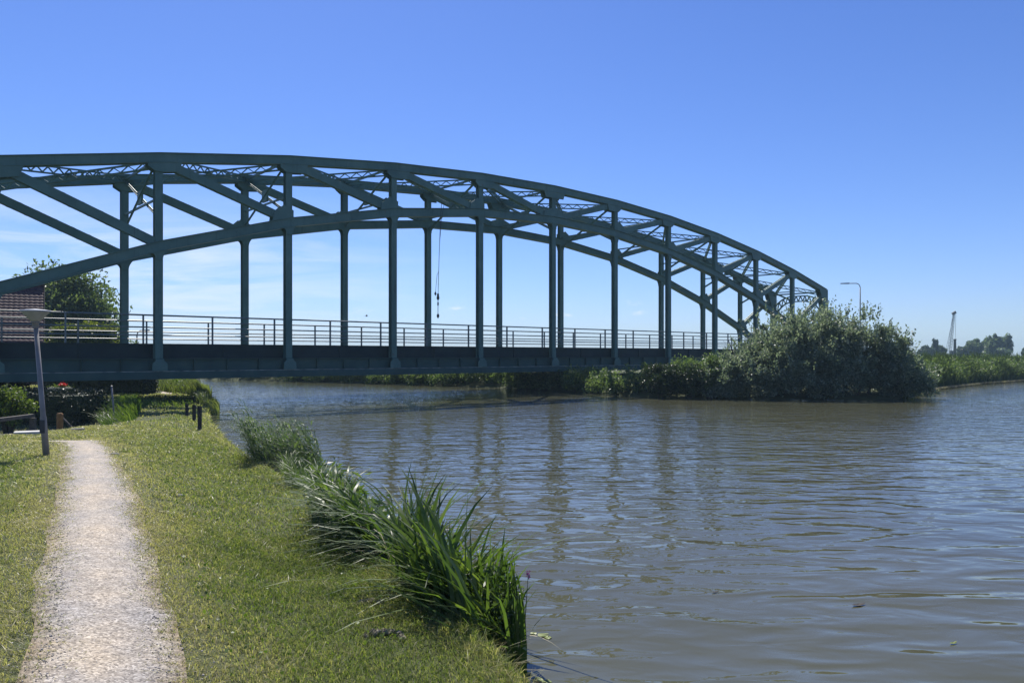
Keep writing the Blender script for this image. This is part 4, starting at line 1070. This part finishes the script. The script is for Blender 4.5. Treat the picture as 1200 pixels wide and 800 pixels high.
v, f = leaves(P, .12, .30, .3, None, rng)
cluster('sedge_clump', 'pale-tipped arching sedge and herb clump behind the irises', 'sedge clump', (-2.1, 10.4, .3), [('blades', *t1, 'bl_iris'), ('pale_blades', *t9, 'bl_reed'), ('dead_stems', *tuft(-1.75, 9.6, 2.0, .6, 130, .3, 1.1, (-.3, -.1), .008, .02, .45, rng, .8, 4, BA), 'bl_dead'), ('herb_leaves', v, f, None, 'bl_herb')])
# irises: broad sword leaves
t1 = tuft(-.50, 7.05, 1.05, .50, 560, .7, 1.50, (-.10, -.02), .036, .064, .18, rng, .45, 5, BA)
t2 = tuft(-.62, 7.3, 1.2, .45, 260, .8, 1.5, (-.42, -.2), .030, .052, .58, rng, .55, 6, BA)
n = 5000; P = np.stack([rng.normal(-.55, .42, n), np.zeros(n), np.zeros(n)], 1); P[:, 1] = 7.3+(P[:, 0]+.55)*-1.9+rng.normal(0, .22, n)
P[:, 2] = np.maximum(H(P[:, 0], P[:, 1]), 0)+rng.uniform(.0, .6, n)
P = P[P[:, 0] < bank_x(P[:, 1])+.08]
v, f = leaves(P, .09, .35, .3, None, rng)
cluster('iris_clump', 'dark sword-leaved iris clump standing tallest at the water edge', 'iris clump', (-.8, 7.85, .3), [('sword_leaves', *t1, 'bl_iris'), ('bent_leaves', *t2, 'bl_iris'), ('dead_stems', *tuft(-.55, 7.15, 1.1, .55, 70, .2, .95, (-.3, -.2), .01, .026, .6, rng, .9, 5, BA), 'bl_dead'), ('herb_leaves', v, f, None, 'bl_herb')])
# loosestrife beside the irises
ns = 60; SB, LP = [], []
for i in range(ns):
    y = max(6.45, rng.normal(6.75, .22)); x = min(rng.normal(-.16, .10), 0.0); z = max(float(H(x, y)), -.02); h_ = rng.uniform(.5, .95); dx, dy = rng.normal(.06, .07), rng.normal(-.03, .1)
    SB.append([(x, y, z), (x+dx*.4, y+dy*.4, z+h_*.55), (x+dx, y+dy, z+h_)])
    for q in np.arange(.1, 1.0, .055):
        for e in (-1, 1):
            a = q*9+(0 if e > 0 else math.pi)+i; LP.append((x+dx*q**1.5+.035*math.cos(a), y+dy*q**1.5+.035*math.sin(a), z+h_*q))
ls = thing('loosestrife', (.02, 6.55, .05), 'leafy loosestrife with a purple flower tip right of the irises', 'wildflower')
mb = MB()
for s_ in SB: mb.tube([Vector(p)-ls.location for p in s_], [.005, .004, .002], 5)
mb.build('stems', M['bl_herb'], ls)
v, f = leaves(np.array(LP), .062, .30, .1, None, rng); np_mesh('leaves', v-np.array(ls.location), f, mat=M['bl_herb'], parent=ls)
tp = at(619, 672, 6.5); n = 60
P = np.stack([rng.normal(tp.x, .012, n), rng.normal(tp.y, .012, n), tp.z+rng.uniform(-.035, .03, n)], 1)
v, f = leaves(P, .014, .8, .2, None, rng); np_mesh('flowers', v-np.array(ls.location), f, mat=M['purple'], parent=ls)
mb = MB(); mb.tube([Vector((.08, 6.5, .05))-ls.location, Vector((tp.x-.02, tp.y, tp.z-.3))-ls.location, Vector(tp)-ls.location], [.005, .004, .002], 5); mb.build('flower_stalk', M['bl_herb'], ls)
# a few single arching leaves, dead stalks in the water
b1 = blades(np.array([(.05, 6.35, .28)]), np.array([.32]), np.array([(.36, -.25)]), np.array([.022]), .78, 7, twist=np.array([1.2]))
o = np_mesh('arching_leaf', b1[0], b1[1], b1[2], mat=M['bl_dead']); tag(o, 'single pale arching leaf reaching out over the water', 'leaf')
for (p0, p1, lab, mt) in (((.10, 5.85, .02), (.62, 5.62, .03), 'pale dead reed stalk lying on the water, upper of the two', 'bl_dead'), ((.16, 5.75, .02), (.55, 5.35, .03), 'brown dead reed stalk lying on the water near the lily pads', 'orangewood')):
    a, b = Vector(p0), Vector(p1); mb = MB()
    mb.tube([a, a.lerp(b, .4)+Vector((.01, .02, .035)), a.lerp(b, .75)+Vector((0, .01, .02)), b], [.009, .011, .009, .003], 7)
    o = mb.build('reed_stalk', M[mt]); tag(o, lab, 'reed stalk')
for i, (px, py, r_) in enumerate(((636, 744, .05), (642, 747, .035), (631, 796, .045), (641, 799, .04), (625, 742, .03), (617, 790, .035))):
    Yp = F*EYE/(py-HOR); mb = MB(); n_ = 16
    ring = [(r_*math.cos(a)*(1.25 if math.cos(a) > 0 else 1), r_*math.sin(a), .006+.004*math.sin(a*3+i)) for a in np.linspace(.25, 2*math.pi-.25, n_)]
    b0 = len(mb.v); mb.v += [(0, 0, .006)]+ring+[(x*.98, y*.98, z-.003) for x, y, z in ring]+[(0, 0, .002)]
    for k in range(n_-1): mb.f += [(b0, b0+1+k, b0+2+k), (b0+2*n_+1, b0+n_+2+k, b0+n_+1+k), (b0+1+k, b0+n_+1+k, b0+n_+2+k, b0+2+k)]
    o = mb.build('lily_pad', M['pad']); o.location = ((px-600)/F*Yp, Yp, .0); o.rotation_euler = (0, 0, i*1.3)
    tag(o, ('yellow-green lily pad floating beside the loosestrife' if py < 760 else 'yellow-green lily pad floating below the dead reed stalks'), 'lily pad', 'lily pads beside the loosestrife' if py < 760 else 'lily pads below the dead stalks')
for (px, py, L_, lab) in ((1006, 709, .10, 'dark brown leaf floating alone on the open water at the right'), (838, 694, .05, 'small dark leaf floating on the water in the middle foreground'), (1117, 754, .05, 'small yellow-green leaf floating on the water near the bottom right')):
    Yp = F*EYE/(py-HOR); mb = MB(); w_ = .35*L_
    mb.v = [(-L_, 0, .012), (-.3*L_, -w_, .006), (.5*L_, -.7*w_, .006), (L_, 0, .02), (.5*L_, .7*w_, .008), (-.3*L_, w_, .008), (0, 0, .002)]
    mb.f = [(0, 1, 6), (1, 2, 6), (2, 3, 6), (3, 4, 6), (4, 5, 6), (5, 0, 6)]
    o = mb.build('floating_leaf', M['pad'] if px > 1100 else M['darkwood']); o.location = ((px-600)/F*Yp, Yp, .004); o.rotation_euler = (0, 0, .4); tag(o, lab, 'leaf')
# clods and a stone on the lawn
for (px, py, w_, lab) in ((452, 717, .27, 'curved grey clod of dried mud on the lawn near the irises'), (436, 684, .20, 'scattered dry clod on the lawn behind the curved clod')):
    Yp = F*(EYE-.74)/(py-HOR); X = (px-600)/F*Yp; mb = MB()
    for j in range(16):
        q = j/15-.5; r_ = rng.uniform(.012, .03)
        c_ = (X+q*w_+rng.normal(0, .008), Yp+.05*math.cos(q*4)-.05+rng.normal(0, .02), 0); zc = float(H(c_[0], c_[1]))+.02
        prof = [(.002, -r_), (r_*.8, -r_*.5), (r_*1.1, 0), (r_*.7, r_*.55), (.002, r_*.8)]
        b0 = len(mb.v); mb.lathe(prof, (c_[0]-X, c_[1]-Yp, zc), 8)
        mb.v[b0:] = [(x+rng.normal(0, r_*.2), y+rng.normal(0, r_*.2), z+rng.normal(0, r_*.15)) for x, y, z in mb.v[b0:]]
    o = mb.build('mud_clod', M['clod']); o.location = (X, Yp, 0); tag(o, lab, 'clod')
def stone(px, py, sz, zg, lab):
    Yp = F*(EYE-zg)/(py-HOR); X = (px-600)/F*Yp; mb = MB()
    mb.lathe([(.002, -.5), (.8, -.3), (1.0, 0), (.7, .35), (.25, .5), (.002, .52)], (0, 0, 0), 12)
    mb.v = [(x*sz*1.4*(1+rng.normal(0, .06)), y*sz*(1+rng.normal(0, .06)), z*sz*.9) for x, y, z in mb.v]
    o = mb.build('stone', M['stone'], None, True); o.location = (X, Yp, float(H(X, Yp))+sz*.25); tag(o, lab, 'stone')
stone(210, 571, .055, .9, 'grey stone lying in the grass right of the path')
stone(134, 532, .07, .85, 'small stone on the right edge of the path near its bend')
# tall weeds on the edge of the shade, and reeds beyond the bridge
t1 = tuft(-16.0, 31.5, 5.4, .7, 2600, .35, 1.0, (-.1, -.1), .02, .04, .35, rng, .35, 4, math.atan2(9.5, -4.2))
t8 = tuft(-17.6, 38.0, 4.6, 1.7, 1500, .10, .42, (-.1, -.1), .02, .04, .35, rng, .35, 4, math.atan2(9.5, -4.2))
cluster('weed_patch', 'short rough weeds in the bridge shadow behind the three timber posts', 'weeds', (-17.6, 38.0, .3), [('blades', *t8, 'bl_sedge')])
cluster('weed_strip', 'sunlit tall weeds in front of the dark clipped hedge', 'weeds', (-16.0, 31.5, .35), [('blades', *t1, 'bl_sedge')])
t1 = tuft(-23.0, 53.5, 6.0, 1.6, 4200, .5, 1.0, (-.08, -.05), .03, .06, .25, rng, .2, 4, math.atan2(9, -4.4))
t0 = tuft(-20.3, 49.6, 4.0, .8, 3600, .6, 1.25, (-.08, -.05), .02, .045, .25, rng, .2, 4, math.atan2(9, -4.4))
t3 = tuft(-15.5, 39.0, 4.2, .5, 2600, .4, 1.0, (-.08, -.05), .02, .045, .3, rng, .3, 4, math.atan2(9, -4.4))
cluster('tall_grass', 'tall grass along the water edge right of the three timber posts', 'tall grass', (-15.5, 39.0, .3), [('blades', *t3, 'bl_pale')])
cluster('reed_clump', 'sunlit reeds at the water edge just beyond the bridge and its three timber posts', 'reed clump', (-20.3, 49.6, .3), [('blades', *t0, 'bl_pale')])
n = 1800; P = np.stack([rng.normal(-22.6, 1.3, n), np.zeros(n), np.zeros(n)], 1); P[:, 1] = 53+(P[:, 0]+22.6)*-2.0+rng.normal(0, 1.2, n); P[:, 2] = np.maximum(H(P[:, 0], P[:, 1]), 0)+rng.uniform(.1, .75, n)
v, f = leaves(P, .16, .4, .3, None, rng)
cluster('reed_clump', 'pale green reeds on the sunlit bank beyond the bridge beside the path', 'reed clump', (-22.6, 53, .3), [('blades', *t1, 'bl_pale'), ('herb_leaves', v, f, None, 'lf_lit')])

# ------------------------------------------------------------------ sky, sun, camera
SUN_EL, SUN_AZ = 53.0, -17.0       # azimuth measured from the view axis, negative to the left
w = bpy.data.worlds.new('World'); scene.world = w; w.use_nodes = True
nt = w.node_tree; nt.nodes.clear()
out = N(nt, 'ShaderNodeOutputWorld'); bg = N(nt, 'ShaderNodeBackground')
sky = N(nt, 'ShaderNodeTexSky'); sky.sky_type = 'NISHITA'; sky.sun_disc = False
sky.sun_elevation = R(SUN_EL); sky.sun_rotation = R(SUN_AZ); sky.air_density = 1.0; sky.dust_density = 0.25; sky.ozone_density = 3.2; sky.altitude = 0
hs = N(nt, 'ShaderNodeHueSaturation'); hs.inputs['Saturation'].default_value = 1.05; hs.inputs['Value'].default_value = 1.0
tc = N(nt, 'ShaderNodeTexCoord'); sx = N(nt, 'ShaderNodeSeparateXYZ'); nt.links.new(tc.outputs['Generated'], sx.inputs[0])
tint = ramp(nt, mathn(nt, 'MULTIPLY', sx.outputs[2], 2.0), [(0.0, (0.60, 0.72, 1.02)), (0.12, (0.60, 0.69, 1.00)), (0.4, (0.57, 0.655, 0.96)), (1.0, (0.53, 0.615, 0.93))])
nt.links.new(mixc(nt, 1.0, sky.outputs[0], tint, 'MULTIPLY'), hs.inputs['Color'])
zc = mathn(nt, 'ADD', mathn(nt, 'MAXIMUM', sx.outputs[2], 0.0), 0.10)
cx_ = N(nt, 'ShaderNodeCombineXYZ')
nt.links.new(mathn(nt, 'DIVIDE', sx.outputs[0], zc), cx_.inputs[0]); nt.links.new(mathn(nt, 'DIVIDE', sx.outputs[1], zc), cx_.inputs[1])
mp = N(nt, 'ShaderNodeMapping'); mp.inputs['Rotation'].default_value = (0, 0, R(-25)); mp.inputs['Scale'].default_value = (.7, 1.15, 1); mp.inputs['Location'].default_value = (1.3, .4, 0)
nt.links.new(cx_.outputs[0], mp.inputs[0])
n1 = noise(nt, mp.outputs[0], 1.15, 7, 0.6, 1.1)
wisp = ramp(nt, n1.outputs[0], [(0.38, (0, 0, 0)), (0.70, (1, 1, 1))])
def mrange(v, a, b, c, d):
    m_ = N(nt, 'ShaderNodeMapRange'); m_.interpolation_type = 'SMOOTHSTEP'
    for i, q in enumerate((a, b, c, d)): m_.inputs[i+1].default_value = q
    nt.links.new(v, m_.inputs[0]); return m_.outputs[0]
left = mrange(sx.outputs[0], -.45, .0, 1, 0)
lowz = mathn(nt, 'MULTIPLY', mrange(sx.outputs[2], .22, .10, 0, 1), mrange(sx.outputs[2], .0, .02, 0, 1))
wm = mathn(nt, 'MULTIPLY', mathn(nt, 'MULTIPLY', wisp, left), mathn(nt, 'MULTIPLY', lowz, .75))
# small fair-weather puffs in a line above the horizon
az = N(nt, 'ShaderNodeCombineXYZ'); nt.links.new(mathn(nt, 'MULTIPLY', sx.outputs[0], 22.0), az.inputs[0]); nt.links.new(mathn(nt, 'MULTIPLY', sx.outputs[2], 60.0), az.inputs[1])
n2 = noise(nt, az.outputs[0], 1.0, 6, .6)
puff = ramp(nt, n2.outputs[0], [(0.58, (0, 0, 0)), (0.70, (1, 1, 1))])
band = mathn(nt, 'MULTIPLY', mrange(sx.outputs[2], .040, .052, 0, 1), mrange(sx.outputs[2], .060, .074, 1, 0))
bx = mathn(nt, 'MULTIPLY', mrange(sx.outputs[0], -.24, -.12, 0, 1), mrange(sx.outputs[0], .14, .22, 1, 0))
pm = mathn(nt, 'MULTIPLY', mathn(nt, 'MULTIPLY', puff, band), mathn(nt, 'MULTIPLY', bx, .8))
cl = mathn(nt, 'MAXIMUM', wm, pm)
cc = mixc(nt, cl, hs.outputs[0], (6.6, 7.1, 7.8))
nt.links.new(cc, bg.inputs[0]); bg.inputs[1].default_value = 0.10
nt.links.new(bg.outputs[0], out.inputs[0])

ld = bpy.data.lights.new('sun', 'SUN'); ld.energy = 4.9; ld.angle = R(.5); ld.color = (1.0, .95, .87)
lo = bpy.data.objects.new('sun', ld); COL.objects.link(lo)
sv = Vector((math.sin(R(SUN_AZ))*math.cos(R(SUN_EL)), math.cos(R(SUN_AZ))*math.cos(R(SUN_EL)), math.sin(R(SUN_EL))))
lo.rotation_euler = (-sv).to_track_quat('-Z', 'Y').to_euler(); lo.location = (0, 0, 40)

cam = bpy.data.cameras.new('camera'); co = bpy.data.objects.new('camera', cam); COL.objects.link(co)
cam.sensor_width = 36; cam.lens = 27; cam.shift_y = 16/1200; cam.clip_end = 12000; cam.clip_start = .05
co.location = (0, 0, EYE); co.rotation_euler = (R(90), 0, 0)
scene.camera = co
scene.view_settings.view_transform = 'Standard'; scene.view_settings.look = 'None'
scene.view_settings.exposure = 0.5; scene.view_settings.gamma = 1.0; scene.view_settings.use_curve_mapping = False
scene.render.engine = 'CYCLES'
scene.cycles.max_bounces = 8; scene.cycles.transparent_max_bounces = 8

# the air: a thin even haze round the whole scene, so that the far trees pale a little
m, nt, out = newmat('haze_air')
pv = N(nt, 'ShaderNodeVolumePrincipled'); pv.inputs['Density'].default_value = 0.00042; pv.inputs['Color'].default_value = (.60, .86, 1.0, 1); pv.inputs['Anisotropy'].default_value = 0.0
nt.links.new(pv.outputs[0], out.inputs['Volume'])
hb = MB(); hb.box(-1700, 1700, -100, 1700, -2.5, 32); tag(hb.build('haze', m), kind='stuff', label='thin pale summer haze in the air', cat='haze')
